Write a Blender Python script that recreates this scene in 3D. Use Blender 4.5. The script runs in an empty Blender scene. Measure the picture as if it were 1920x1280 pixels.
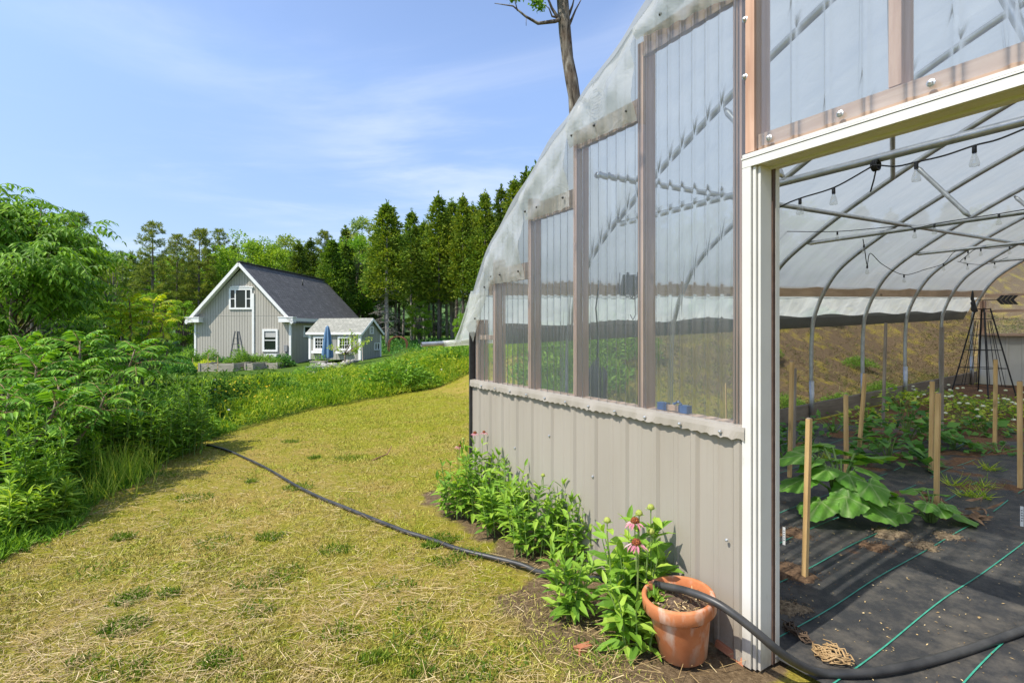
import bpy, math, random
import numpy as np
from mathutils import Vector, Matrix
rng = np.random.default_rng(11)
random.seed(11)
SC = bpy.context.scene
COL = SC.collection
R = math.radians

# ------------------------------------------------------------------ helpers
def mk(name, verts, loops, totals, mats, parent=None, midx=None, smooth=False):
    me = bpy.data.meshes.new(name)
    verts = np.asarray(verts, dtype=np.float32).reshape(-1, 3)
    loops = np.asarray(loops, dtype=np.int32).ravel()
    totals = np.asarray(totals, dtype=np.int32).ravel()
    me.vertices.add(len(verts)); me.vertices.foreach_set('co', verts.ravel())
    me.loops.add(len(loops)); me.loops.foreach_set('vertex_index', loops)
    me.polygons.add(len(totals))
    st = np.zeros(len(totals), dtype=np.int32); st[1:] = np.cumsum(totals)[:-1]
    me.polygons.foreach_set('loop_start', st)
    me.polygons.foreach_set('loop_total', totals)
    if midx is not None:
        me.polygons.foreach_set('material_index', np.asarray(midx, dtype=np.int32))
    me.polygons.foreach_set('use_smooth', np.full(len(totals), bool(smooth)))
    if not isinstance(mats, (list, tuple)): mats = [mats]
    for m in mats: me.materials.append(m)
    me.update(calc_edges=True); me.validate()
    o = bpy.data.objects.new(name, me); COL.objects.link(o)
    if parent is not None: o.parent = parent
    return o

class MB:
    def __init__(s): s.v = []; s.f = []; s.m = []; s.mi = 0; s.n = 0
    def add(s, vs, fs):
        b = s.n
        s.v.extend([tuple(map(float, p)) for p in vs]); s.n += len(vs)
        for f in fs: s.f.append([b+i for i in f]); s.m.append(s.mi)
    def box(s, x0, x1, y0, y1, z0, z1):
        s.add([(x0,y0,z0),(x1,y0,z0),(x1,y1,z0),(x0,y1,z0),(x0,y0,z1),(x1,y0,z1),(x1,y1,z1),(x0,y1,z1)],
              [(0,3,2,1),(4,5,6,7),(0,1,5,4),(1,2,6,5),(2,3,7,6),(3,0,4,7)])
    def beam(s, p, q, w, h, up=(0,0,1), taper=1.0):
        p = Vector(p); q = Vector(q); d = (q-p).normalized(); u = Vector(up)
        if abs(d.dot(u)) > .98: u = Vector((1,0,0))
        a = d.cross(u).normalized(); b = a.cross(d).normalized()
        vs = []
        for c, t in ((p,1.0),(q,taper)):
            for i, j in ((-1,-1),(1,-1),(1,1),(-1,1)): vs.append(c + a*(i*w/2*t) + b*(j*h/2*t))
        s.add(vs, [(0,1,2,3),(7,6,5,4),(0,4,5,1),(1,5,6,2),(2,6,7,3),(3,7,4,0)])
    def tube(s, pts, r, n=8, cap=True):
        pts = [Vector(p) for p in pts]; k = len(pts)
        rs = list(r) if hasattr(r, '__len__') else [r]*k
        prev = None; vs = []
        for i in range(k):
            d = (pts[min(i+1,k-1)]-pts[max(i-1,0)])
            d = d.normalized() if d.length > 1e-9 else Vector((0,0,1))
            if prev is None:
                u = Vector((0,0,1)) if abs(d.z) < .9 else Vector((1,0,0))
                a = d.cross(u).normalized()
            else:
                a = prev - d*prev.dot(d)
                a = a.normalized() if a.length > 1e-6 else d.orthogonal().normalized()
            prev = a; b = d.cross(a)
            for j in range(n):
                t = 2*math.pi*j/n
                vs.append(pts[i] + a*(math.cos(t)*rs[i]) + b*(math.sin(t)*rs[i]))
        fs = []
        for i in range(k-1):
            for j in range(n):
                fs.append((i*n+j, i*n+(j+1)%n, (i+1)*n+(j+1)%n, (i+1)*n+j))
        if cap: fs.append(tuple(range(n-1,-1,-1))); fs.append(tuple((k-1)*n+j for j in range(n)))
        s.add(vs, fs)
    def lathe(s, prof, n=24, c=(0,0,0), cap0=False, cap1=False, squash=None):
        vs = []; k = len(prof)
        for r, z in prof:
            for j in range(n):
                t = 2*math.pi*j/n
                vs.append((c[0]+r*math.cos(t), c[1]+r*math.sin(t), c[2]+z))
        fs = [(i*n+j, i*n+(j+1)%n, (i+1)*n+(j+1)%n, (i+1)*n+j) for i in range(k-1) for j in range(n)]
        if cap0: fs.append(tuple(range(n-1,-1,-1)))
        if cap1: fs.append(tuple((k-1)*n+j for j in range(n)))
        s.add(vs, fs)
    def grid(s, nu, nv, fn, wrap=False):
        vs = [fn(i, j) for j in range(nv) for i in range(nu)]
        s.add(vs, [(j*nu+i, j*nu+i+1, (j+1)*nu+i+1, (j+1)*nu+i) for j in range(nv-1) for i in range(nu-1)])
    def build(s, name, mats, parent=None, smooth=False, fn=None, off=None):
        v = np.array(s.v, dtype=np.float64).reshape(-1,3)
        if fn is not None: v = fn(v)
        if off is not None: v = v - np.array(off)
        lo = [i for f in s.f for i in f]; to = [len(f) for f in s.f]
        o = mk(name, v, lo, to, mats, parent, s.m, smooth)
        return o

TPL = {
 'quad': ([(0,0,0),(.45,-.5,.05),(1,0,-.06),(.45,.5,.05)], [(0,1,2,3)]),
 'fold': ([(0,0,0),(.38,-.5,.07),(1,0,-.14),(.38,.5,.07),(.5,0,-.01)], [(0,1,2,4),(0,4,2,3)]),
 'long': ([(0,0,0),(.3,-.5,.05),(.3,.5,.05),(.7,-.38,.0),(.7,.38,.0),(1,0,-.16),(.3,0,.0),(.7,0,-.04)],
          [(0,1,6),(0,6,2),(1,3,7,6),(6,7,4,2),(3,5,7),(7,5,4)]),
 'blade': ([(0,-.5,0),(0,.5,0),(.55,.38,.0),(.55,-.38,.0),(1,0,-.18)], [(0,1,2,3),(3,2,4)]),
 'strip': ([(0,-.5,0),(0,.5,0),(1,.5,.0),(1,-.5,.0)], [(0,1,2,3)]),
}
def nrm(a): return a/np.maximum(np.linalg.norm(a, axis=-1, keepdims=True), 1e-9)
def leaves(name, P, D, N, L, W, kind, mat, parent=None, off=None):
    P = np.asarray(P, float); D = nrm(np.asarray(D, float)); N = np.asarray(N, float)
    n = len(P); L = np.broadcast_to(np.asarray(L, float), (n,)); W = np.broadcast_to(np.asarray(W, float), (n,))
    S = nrm(np.cross(D, N)); N2 = np.cross(S, D)
    tv, tf = TPL[kind]; tv = np.array(tv)
    V = (P[:,None,:] + D[:,None,:]*(tv[None,:,0,None]*L[:,None,None]) + S[:,None,:]*(tv[None,:,1,None]*W[:,None,None])
         + N2[:,None,:]*(tv[None,:,2,None]*L[:,None,None]))
    if off is not None: V = V - np.array(off)
    k = len(tv)
    lo = np.concatenate([np.array(f) for f in tf]); to = np.array([len(f) for f in tf])
    loops = (lo[None,:] + (np.arange(n)*k)[:,None]).ravel()
    return mk(name, V.reshape(-1,3), loops, np.tile(to, n), mat, parent)

def rdir(n): return nrm(rng.normal(size=(n,3)))

def thing(name, label, cat, loc=(0,0,0), rotz=0, group=None, kind=None):
    o = bpy.data.objects.new(name, None); COL.objects.link(o)
    o.empty_display_size = .2
    o.location = loc; o.rotation_euler = (0,0,rotz)
    return tag(o, label, cat, group, kind)
def tag(o, label=None, cat=None, group=None, kind=None):
    if label: o['label'] = label
    if cat: o['category'] = cat
    if group: o['group'] = group
    if kind: o['kind'] = kind
    return o
def dup(root, loc, rotz=0, sc=1.0, label=None, group=None):
    r = root.copy(); COL.objects.link(r)
    r.location = loc; r.rotation_euler = (0,0,rotz)
    r.scale = (sc,sc,sc) if not hasattr(sc,'__len__') else sc
    if label: r['label'] = label
    if group: r['group'] = group
    for ch in list(root.children):
        c = ch.copy(); COL.objects.link(c); c.parent = r
        for g in list(ch.children):
            d = g.copy(); COL.objects.link(d); d.parent = c
    return r

# ------------------------------------------------------------------ material helpers
class NT:
    def __init__(s, name):
        s.m = bpy.data.materials.new(name); s.m.use_nodes = True
        s.t = s.m.node_tree; s.n = s.t.nodes; s.l = s.t.links
        s.b = s.n['Principled BSDF']; s.out = s.n['Material Output']
    def node(s, typ, **kw):
        nd = s.n.new(typ)
        for k, v in kw.items(): setattr(nd, k, v)
        return nd
    def link(s, a, b): s.l.new(a, b)
    def coord(s, which='Object', scale=(1,1,1), rot=(0,0,0)):
        tc = s.node('ShaderNodeTexCoord'); mp = s.node('ShaderNodeMapping')
        mp.inputs['Scale'].default_value = scale; mp.inputs['Rotation'].default_value = rot
        s.link(tc.outputs[which], mp.inputs['Vector']); return mp.outputs['Vector']
    def pos(s, scale=(1,1,1)):
        g = s.node('ShaderNodeNewGeometry'); mp = s.node('ShaderNodeMapping'); mp.inputs['Scale'].default_value = scale
        s.link(g.outputs['Position'], mp.inputs['Vector']); return mp.outputs['Vector']
    def noise(s, vec, scale=5, detail=6, rough=.55, dist=0):
        n = s.node('ShaderNodeTexNoise'); n.inputs['Scale'].default_value = scale
        n.inputs['Detail'].default_value = detail; n.inputs['Roughness'].default_value = rough
        n.inputs['Distortion'].default_value = dist
        s.link(vec, n.inputs['Vector']); return n.outputs['Fac']
    def ramp(s, fac, stops, interp='LINEAR'):
        r = s.node('ShaderNodeValToRGB'); r.color_ramp.interpolation = interp
        e = r.color_ramp.elements
        while len(e) < len(stops): e.new(.5)
        for i, (p, c) in enumerate(stops):
            e[i].position = p; e[i].color = (c[0],c[1],c[2],1) if hasattr(c,'__len__') else (c,c,c,1)
        s.link(fac, r.inputs['Fac']); return r.outputs['Color']
    def mix(s, fac, a, b, mode='MIX'):
        m = s.node('ShaderNodeMix', data_type='RGBA', blend_type=mode)
        for sock, v in ((m.inputs[0],fac),(m.inputs[6],a),(m.inputs[7],b)):
            if hasattr(v, 'is_output') : s.link(v, sock)
            elif hasattr(v,'__len__'): sock.default_value = (*v[:3],1)
            else: sock.default_value = v
        return m.outputs[2]
    def math(s, op, a, b=0.0, clamp=False):
        m = s.node('ShaderNodeMath', operation=op, use_clamp=clamp)
        for sock, v in ((m.inputs[0],a),(m.inputs[1],b)):
            if hasattr(v,'is_output'): s.link(v, sock)
            else: sock.default_value = v
        return m.outputs[0]
    def bump(s, h, strength=.3, dist=.02):
        b = s.node('ShaderNodeBump'); b.inputs['Strength'].default_value = strength; b.inputs['Distance'].default_value = dist
        s.link(h, b.inputs['Height']); s.link(b.outputs['Normal'], s.b.inputs['Normal']); return b.outputs['Normal']
    def set(s, color=None, rough=None, metal=None, spec=None):
        if color is not None:
            if hasattr(color,'is_output'): s.link(color, s.b.inputs['Base Color'])
            else: s.b.inputs['Base Color'].default_value = (*color[:3],1)
        if rough is not None:
            if hasattr(rough,'is_output'): s.link(rough, s.b.inputs['Roughness'])
            else: s.b.inputs['Roughness'].default_value = rough
        if metal is not None: s.b.inputs['Metallic'].default_value = metal
        if spec is not None: s.b.inputs['Specular IOR Level'].default_value = spec
        return s.m

def nmat(name, c1, c2, scale=8, rough=.7, bump=.2, bdist=.01, stretch=(1,1,1), metal=0, spec=.4, detail=6, coord='Object', lo=.3, hi=.7):
    t = NT(name); v = t.coord(coord, stretch); n = t.noise(v, scale, detail)
    t.set(t.ramp(n, [(lo,c1),(hi,c2)]), rough, metal, spec)
    if bump: t.bump(n, bump, bdist)
    return t.m

def leafmat(name, stops, trans=.4, rough=.55, tcol=None, nscale=0, spec=.22, gain=1.6, patch=None):
    """leaf colours vary leaf by leaf; light also passes through the leaf"""
    t = NT(name); g = t.node('ShaderNodeNewGeometry')
    if gain != 1: stops = [(p_, tuple(min(.72, x*gain) for x in c_)) for p_, c_ in stops]
    col = t.ramp(g.outputs['Random Per Island'], stops)
    if nscale:
        n = t.noise(t.pos(), nscale, 3)
        col = t.mix(t.ramp(n, [(.35,0.0),(.65,1.0)]), col, t.mix(1.0, col, (1.35,1.15,.7), 'MULTIPLY'))
    if patch:
        col = t.mix(t.ramp(t.noise(t.pos(), patch[0], 5, .6), [(.38,0.0),(.60,1.0)]), col, t.mix(1.0, col, patch[1], 'MULTIPLY'))
    t.set(col, rough, 0, spec)
    tr = t.node('ShaderNodeBsdfTranslucent')
    tc = t.mix(1.0, col, tcol or (1.5,1.45,.55), 'MULTIPLY')
    t.link(tc, tr.inputs['Color'])
    ms = t.node('ShaderNodeMixShader'); ms.inputs[0].default_value = trans
    t.link(t.b.outputs[0], ms.inputs[1]); t.link(tr.outputs[0], ms.inputs[2]); t.link(ms.outputs[0], t.out.inputs['Surface'])
    return t.m

def wood(name, c1, c2, axis=2, scale=9, rough=.75, knots=True):
    st = [10,10,10]; st[axis] = .7
    t = NT(name); v = t.coord('Object', tuple(st)); n = t.noise(v, scale*.35, 8, .6, .6)
    n2 = t.noise(t.coord('Object'), 2.2, 3)
    c = t.ramp(n, [(.3,c1),(.68,c2)])
    c = t.mix(t.ramp(n2, [(.4,0.0),(.7,.55)]), c, tuple(x*.7 for x in c1))
    if knots:
        vo = t.node('ShaderNodeTexVoronoi'); vo.inputs['Scale'].default_value = 1.0
        s2 = [5,5,5]; s2[axis] = 2.2
        t.link(t.coord('Object', tuple(s2)), vo.inputs['Vector'])
        c = t.mix(t.ramp(vo.outputs['Distance'], [(.07,.8),(.13,0.0)]), c, tuple(x*.35 for x in c1))
    t.set(c, rough, 0, .3); t.bump(n, .25, .004)
    return t.m

# ------------------------------------------------------------------ camera model and terrain
F, CX, HY, CH = 965.0, 960.0, 622.0, 1.55
G0 = np.array([2.0149, .9687])                # greenhouse front centre
GX = np.array([.52163, -.85317])              # along the end wall, to the right
GY = np.array([.85317, .52163])               # along the greenhouse, away
GROT = math.atan2(GX[1], GX[0])
SLOPE = .034
def sm(x, a, b):
    t = np.clip((np.asarray(x, float)-a)/(b-a), 0, 1); return t*t*(3-2*t)
def terr(x, y):
    x = np.asarray(x, float); y = np.asarray(y, float)
    rx = x+.351; ry = y-4.81
    s = GY[0]*rx+GY[1]*ry; v = -GX[0]*rx-GX[1]*ry
    base = SLOPE*np.clip(s, 0, 14)*(1-sm(v, 6, 25))
    b = .25*np.maximum(s-3, 0); b = 2.4*(1-np.exp(-b/2.4*1.15))
    bank = b*sm(v, .9, 4.2)*(1-.72*sm(v, 10, 45))
    back = .30*np.clip(s-13.2, 0, 9)*(1-sm(v, 3, 9))*sm(s, 13, 15)
    drop = .8*sm(y, 13, 26)*(1-sm(x, -10, 2))*(1-.75*sm(y, 38, 50))
    left = .5*sm(-x, 4.5, 14)*(1-sm(y, 12, 24))
    far = np.hypot(x, y)
    hill = 46*sm(far, 130, 330)*(.55+.45*np.sin(np.arctan2(x, np.maximum(y,1e-3))*3.1-.6)) 
    lump = .016*np.sin(x*2.1+1.3*np.sin(y*1.7))*np.cos(y*2.6+x) + .008*np.sin(x*4.3)*np.sin(y*3.7)
    lump = lump*np.where((v < .25) & (v > -9.6) & (s > -.6) & (s < 13), 0.0, 1.0)
    return base+bank+back-drop-left+hill*sm(y, 60, 160)+lump
def at(px, py, Y):
    return np.array([(px-CX)/F*Y, Y, CH+(HY-py)/F*Y])
def gpt(px, py, up=0.0):
    """where the sight line through a picture point meets the ground"""
    Y = 3.0
    lo, hi = 1.2, 70.0
    for Y in np.geomspace(lo, hi, 900):
        p = at(px, py, Y)
        if p[2] <= terr(p[0], p[1])+up: break
    p = at(px, py, Y); p[2] = terr(p[0], p[1]); return p
def gl(px, py, yl):
    """greenhouse-local point on the cross plane yl"""
    k = (px-CX)/F
    x = (k*(G0[1]+GY[1]*yl)-G0[0]-GY[0]*yl)/(GX[0]-GX[1]*k)
    Y = G0[1]+GY[1]*yl+GX[1]*x
    return np.array([x, yl, CH+(HY-py)/F*Y-SLOPE*yl])
def gw(x, y, z=0.0):
    """greenhouse-local to world"""
    p = G0+x*GX+y*GY; return np.array([p[0], p[1], z+SLOPE*y])
def tolocal(X, Y):
    d = np.array([X, Y])-G0; return np.array([d@GX, d@GY])
# ------------------------------------------------------------------ camera, sky, sun
cd = bpy.data.cameras.new('camera'); cam = bpy.data.objects.new('camera', cd); COL.objects.link(cam)
cam.location = (0,0,CH); cam.rotation_euler = (R(90),0,0)
cd.sensor_width = 36; cd.lens = F/1920*36; cd.shift_y = -18/1920; cd.clip_start = .05; cd.clip_end = 2000
SC.camera = cam
sv = Vector((-1.354,-.924,2.25)).normalized()
sd = bpy.data.lights.new('sun','SUN'); sd.energy = 4.4; sd.angle = R(.55); sd.color = (1,.945,.83)
so = bpy.data.objects.new('sun', sd); COL.objects.link(so); so.rotation_euler = sv.to_track_quat('Z','Y').to_euler()
so.location = (-20,-15,40)
W = bpy.data.worlds.new('World'); SC.world = W; W.use_nodes = True
wn = W.node_tree.nodes; wl = W.node_tree.links
bg = wn['Background']; sky = wn.new('ShaderNodeTexSky'); sky.sky_type = 'NISHITA'; sky.sun_disc = False
sky.sun_elevation = math.asin(sv.z); sky.sun_rotation = math.atan2(sv.x, sv.y)
sky.air_density = 1.0; sky.dust_density = .6; sky.ozone_density = 1.6; sky.altitude = 200
CLX, CLY = 6.6, 1.0
# cirrus: thin clouds on a high layer, by direction
tc = wn.new('ShaderNodeTexCoord'); sx = wn.new('ShaderNodeSeparateXYZ'); wl.new(tc.outputs['Generated'], sx.inputs[0])
def wm(op, a, b=0.0, c=None, clamp=False):
    m = wn.new('ShaderNodeMath'); m.operation = op; m.use_clamp = clamp
    for i, v in enumerate((a,b) if c is None else (a,b,c)):
        if hasattr(v,'is_output'): wl.new(v, m.inputs[i])
        else: m.inputs[i].default_value = v
    return m.outputs[0]
zz = wm('MAXIMUM', sx.outputs[2], .06)
cu = wm('DIVIDE', sx.outputs[0], zz); cv = wm('DIVIDE', sx.outputs[1], zz)
cb = wn.new('ShaderNodeCombineXYZ'); wl.new(cu, cb.inputs[0]); wl.new(cv, cb.inputs[1])
mp = wn.new('ShaderNodeMapping'); mp.inputs['Rotation'].default_value = (0,0,R(22)); mp.inputs['Scale'].default_value = (.55,.95,1)
mp.inputs['Location'].default_value = (CLX,CLY,0)
wl.new(cb.outputs[0], mp.inputs[0])
n1 = wn.new('ShaderNodeTexNoise'); n1.inputs['Scale'].default_value = .9; n1.inputs['Detail'].default_value = 9; n1.inputs['Roughness'].default_value = .58; n1.inputs['Distortion'].default_value = .5
n2 = wn.new('ShaderNodeTexNoise'); n2.inputs['Scale'].default_value = .38; n2.inputs['Detail'].default_value = 3
wl.new(mp.outputs[0], n1.inputs[0]); wl.new(mp.outputs[0], n2.inputs[0])
r1 = wn.new('ShaderNodeMapRange'); r1.interpolation_type = 'SMOOTHSTEP'; r1.inputs[1].default_value = .40; r1.inputs[2].default_value = .80
wl.new(n1.outputs['Fac'], r1.inputs[0])

r2 = wn.new('ShaderNodeMapRange'); r2.interpolation_type = 'SMOOTHSTEP'; r2.inputs[1].default_value = .40; r2.inputs[2].default_value = .60
wl.new(n2.outputs['Fac'], r2.inputs[0])
cl = wm('MULTIPLY', wm('MULTIPLY', r1.outputs[0], r2.outputs[0]), .62)
mx = wn.new('ShaderNodeMix'); mx.data_type = 'RGBA'; wl.new(cl, mx.inputs[0])
hs = wn.new('ShaderNodeHueSaturation'); hs.inputs['Saturation'].default_value = .95; hs.inputs['Value'].default_value = 1.75
wl.new(sky.outputs[0], hs.inputs['Color'])
tn = wn.new('ShaderNodeMix'); tn.data_type = 'RGBA'; tn.blend_type = 'MULTIPLY'; tn.inputs[0].default_value = 1
wl.new(hs.outputs[0], tn.inputs[6]); tn.inputs[7].default_value = (.96,.95,1.0,1)
# sky dimmed toward the horizon: pulls the horizon glow and the zenith together
zr_ = wn.new('ShaderNodeMapRange'); zr_.inputs[1].default_value = 0.0; zr_.inputs[2].default_value = .42; zr_.inputs[3].default_value = .45; zr_.inputs[4].default_value = 1.0
wl.new(sx.outputs[2], zr_.inputs[0])
vl = wn.new('ShaderNodeVectorMath'); vl.operation = 'SCALE'; wl.new(tn.outputs[2], vl.inputs[0]); wl.new(zr_.outputs[0], vl.inputs['Scale'])
wl.new(vl.outputs[0], mx.inputs[6]); mx.inputs[7].default_value = (7.0,7.3,7.9,1)
wl.new(mx.outputs[2], bg.inputs['Color']); bg.inputs['Strength'].default_value = .12
SC.view_settings.view_transform = 'Standard'; SC.view_settings.look = 'None'
SC.view_settings.exposure = .45; SC.view_settings.gamma = 1; SC.view_settings.use_curve_mapping = False
SC.render.engine = 'CYCLES'
cy = SC.cycles; cy.use_denoising = True; cy.max_bounces = 10; cy.transparent_max_bounces = 24; cy.diffuse_bounces = 4; cy.glossy_bounces = 3; cy.transmission_bounces = 8
cy.sample_clamp_indirect = 6; cy.caustics_reflective = False; cy.caustics_refractive = False

# ------------------------------------------------------------------ ground sheet
FAR_EDGE = np.array([(-4.45,7.2),(-4.3,8.6),(-4.0,10.2),(-2.7,12.1),(-1.6,13.3),(-.9,14.2),(.8,15.2),(2.6,16.4),(6,19)])
def lawn_d(x, y):
    """>0 on the mown lawn, roughly metres from its edge"""
    x = np.asarray(x,float); y = np.asarray(y,float)
    ex = np.where(y < 7.2, -3.45-.27*(y-3.5), -4.45)
    d1 = x-ex
    ey = np.interp(x, FAR_EDGE[:,0], FAR_EDGE[:,1])
    d2 = (ey-y)*.8
    return np.minimum(d1, d2)
def axis_pts(lim_n, step, lim_f, k):
    a = list(np.arange(0, lim_n, step)); s = step
    while a[-1] < lim_f: s *= k; a.append(a[-1]+s)
    return np.array(a)
ax = axis_pts(14, .25, 700, 1.12); xs = np.concatenate([-ax[:0:-1], ax])
ay = axis_pts(22, .25, 900, 1.11); ayn = axis_pts(2, .5, 300, 1.5); ys = np.concatenate([-ayn[:0:-1], ay])
GXX, GYY = np.meshgrid(xs, ys)
GZ = terr(GXX, GYY)
loc = np.stack([(GXX-G0[0])*GX[0]+(GYY-G0[1])*GX[1], (GXX-G0[0])*GY[0]+(GYY-G0[1])*GY[1]], -1)
inside = (np.abs(loc[...,0]) < 4.75) & (loc[...,1] > -.6) & (loc[...,1] < 12.9)
GZ = GZ + np.where(inside, -.02, 0)
nx, ny = len(xs), len(ys)
ii = (np.arange(ny-1)[:,None]*nx+np.arange(nx-1)[None,:]).ravel()
loops = np.stack([ii, ii+1, ii+nx+1, ii+nx], -1).ravel()

t = NT('ground_lawn')
p = t.pos()
nA = t.noise(p, .55, 4); nB = t.noise(p, 2.6, 8, .65); nC = t.noise(t.pos((1,1,1)), 38, 8, .7); nD = t.noise(t.pos((1,2.4,1)), 70, 4, .6)
green = t.ramp(nC, [(.25,(.085,.105,.010)),(.5,(.25,.25,.02)),(.75,(.42,.39,.045))])
dry = t.ramp(nD, [(.25,(.16,.10,.03)),(.5,(.40,.28,.09)),(.78,(.62,.46,.19))])
soil = t.ramp(nC, [(.3,(.10,.065,.035)),(.7,(.26,.185,.105))])
at1 = t.node('ShaderNodeAttribute', attribute_name='zone'); sp = t.node('ShaderNodeSeparateColor'); t.link(at1.outputs['Color'], sp.inputs[0])
nE = t.noise(p, 9, 6, .7)
f1 = t.ramp(t.math('ADD', t.math('ADD', t.math('MULTIPLY', nB, .5), t.math('MULTIPLY', nA, .25)), t.math('MULTIPLY', nE, .35)), [(.46,0.0),(.63,1.0)])
fdry = t.math('ADD', t.math('MULTIPLY', f1, .75), t.math('SUBTRACT', sp.outputs['Red'], .5), True)
c = t.mix(1.0, t.mix(fdry, green, dry), (1.0,.98,.86), 'MULTIPLY')
fs = t.ramp(t.math('ADD', sp.outputs['Green'], t.math('MULTIPLY', t.math('SUBTRACT', nB, .5), 1.3)), [(.42,0.0),(.62,1.0)])
c = t.mix(fs, c, soil)
lush = t.ramp(nC, [(.25,(.03,.06,.008)),(.55,(.08,.14,.02)),(.8,(.14,.21,.035))])
c = t.mix(sp.outputs['Blue'], c, lush)
t.set(c, .95, 0, .1); t.bump(t.math('ADD', nC, nD), .7, .03)
gmat = t.m
ground = mk('ground', np.stack([GXX, GYY, GZ], -1), loops, np.full(len(ii), 4), gmat, smooth=True)
tag(ground, kind='structure')
# dryness / bare soil / lush zones
LX, LY = loc[...,0], loc[...,1]
zr = np.full(GXX.shape, .52)
zr = np.where(GYY > 5.5, .52-.30*sm(GYY, 5.5, 10), zr)
side = (-LX-4.5)                                      # metres outside the long wall
zr = np.where((side > .4) & (LY > 2.5), .45+.48*sm(LY,4,8), zr)
zr = np.where(LY > 12.6, .93, zr)
zg = np.where((side > .4) | (LY > 12.6), .62*np.maximum(sm(LY, 4.0, 6.5), 0), 0.0)
wl_d = -LY                                           # metres in front of the end wall
zg = np.where((LX < -1.6) & (LX > -4.9) & (wl_d > -.2), np.maximum(zg, 1-sm(wl_d, .25, .62)), zg)
zg = np.where((LX >= -2.9) & (LX < -1.2) & (wl_d > 0), np.maximum(zg, .8*(1-sm(wl_d, .55, 1.15))), zg)
zb = sm(-lawn_d(GXX, GYY), .0, .6)*(1-((side > .3)&(LY > 0)&(GXX > -.5)).astype(float)) 
ca = ground.data.color_attributes.new('zone','FLOAT_COLOR','POINT')
ca.data.foreach_set('color', np.stack([zr, zg, zb, np.ones_like(zr)], -1).astype(np.float32).ravel())

# ------------------------------------------------------------------ mown grass blades and straw on the lawn
def lawn_samples(n, y0, y1, pw):
    u = rng.random(n); a = 1-pw
    Y = (y0**a + u*(y1**a-y0**a))**(1/a)
    X = (rng.random(n)*(.42+1.02)-1.02)*Y*1.02
    ok = lawn_d(X, Y) > -.15
    l = np.stack([(X-G0[0])*GX[0]+(Y-G0[1])*GX[1], (X-G0[0])*GY[0]+(Y-G0[1])*GY[1]], -1)
    ok &= ~((np.abs(l[:,0]) < 4.62) & (l[:,1] > -.03) & (l[:,1] < 12.6))
    ok &= ~((np.abs(l[:,0]) < 1.75) & (l[:,1] > -.16))
    return X[ok], Y[ok], l[ok]
def vnoise(x, y, s, seed=0):
    r = np.random.default_rng(seed); o = 0
    for k in range(5):
        a = r.random()*6.28; b = r.random()*6.28; f = s*(1+.9*k)
        o = o+np.sin(x*f*np.cos(a)+y*f*np.sin(a)+b)/(1+.5*k)
    return o/2.2
X, Y, l = lawn_samples(420000, 1.5, 15.5, 1.35)
dn = vnoise(X, Y, 1.4, 3)+.6*vnoise(X, Y, 5, 5)
keep = rng.random(len(X)) < np.clip(.55-.5*dn + .35*sm(Y,6,10), .05, 1)
bare = (l[:,1] < 0) & (l[:,0] < -1.5) & (l[:,0] > -4.9)
keep &= ~(bare & (rng.random(len(X)) < 1-sm(-l[:,1], .35, 1.3)))
X, Y = X[keep], Y[keep]; n = len(X)
lush_t = (vnoise(X, Y, 2.2, 9) > 1.15)
hgt = rng.uniform(.012, .034, n)*(1+.25*sm(Y,5,10)) + lush_t*.02
D = np.stack([rng.normal(size=n)*.8, rng.normal(size=n)*.8, rng.uniform(.35,1.2,n)], -1)
t = NT('lawn_blades'); g = t.node('ShaderNodeNewGeometry')
r = g.outputs['Random Per Island']
n1_ = t.noise(t.pos(), 1.7, 6, .68)
ca_ = t.ramp(r, [(0,(.13,.18,.012)),(.5,(.30,.335,.03)),(1,(.48,.47,.07))])
cb_ = t.ramp(r, [(0,(.22,.15,.045)),(.5,(.46,.34,.12)),(1,(.66,.51,.24))])
sy_ = t.node('ShaderNodeSeparateXYZ'); t.link(t.pos(), sy_.inputs[0])
far_ = t.ramp(t.math('DIVIDE', sy_.outputs[1], 14.0), [(.36,0.0),(.75,.55)])
t.set(t.mix(t.math('SUBTRACT', t.ramp(n1_, [(.44,.0),(.60,.80)]), far_, True), ca_, cb_), .7, 0, .25)
blade_mat = t.m
Pz = terr(X, Y)
go = leaves('mown_grass', np.stack([X, Y, Pz-.004], -1), D, rdir(n), hgt*1.35, rng.uniform(.0025,.005,n)*(.8+Y*.12), 'blade', blade_mat)
tag(go, 'short mown yellow green grass over the lawn beside the greenhouse', 'grass', kind='stuff')
# greener clover-like tufts
tuft_px = [(318,1115),(478,1150),(780,1145),(745,1100),(810,1025),(505,1010),(560,915),(790,1215),(880,1040),(420,1270),(150,1245),(640,1190),(1010,1110),(230,1010),(470,905),(655,860),(955,1238),(1120,1225),(700,1240),(880,1265)]
for k in range(26): tuft_px.append((rng.uniform(60,1050), 760+520*rng.random()**.8))
tuft_px = [q for q in tuft_px if lawn_d(*gpt(q[0], min(q[1],1278))[:2]) > .1 and tolocal(*gpt(q[0], min(q[1],1278))[:2])[1] < -.5]
PP=[];DD=[];LL=[]
for px, py in tuft_px:
    q = gpt(px, min(py,1278)); m = int(rng.integers(40,260)); rad = rng.uniform(.04,.15)
    ang = rng.random(m)*6.28; rr = rad*np.sqrt(rng.random(m))
    x = q[0]+rr*np.cos(ang)*1.3; y = q[1]+rr*np.sin(ang)
    PP.append(np.stack([x,y,terr(x,y)],-1)); DD.append(np.stack([rng.normal(size=m)*.7,rng.normal(size=m)*.7,rng.uniform(.4,1.2,m)],-1)); LL.append(rng.uniform(.02,.06,m))
PP=np.concatenate(PP);DD=np.concatenate(DD);LL=np.concatenate(LL)
m_tuft = leafmat('tuft_green', [(0,(.06,.13,.012)),(.6,(.13,.20,.02)),(1,(.23,.27,.03))], .3, gain=1.2)

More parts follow.
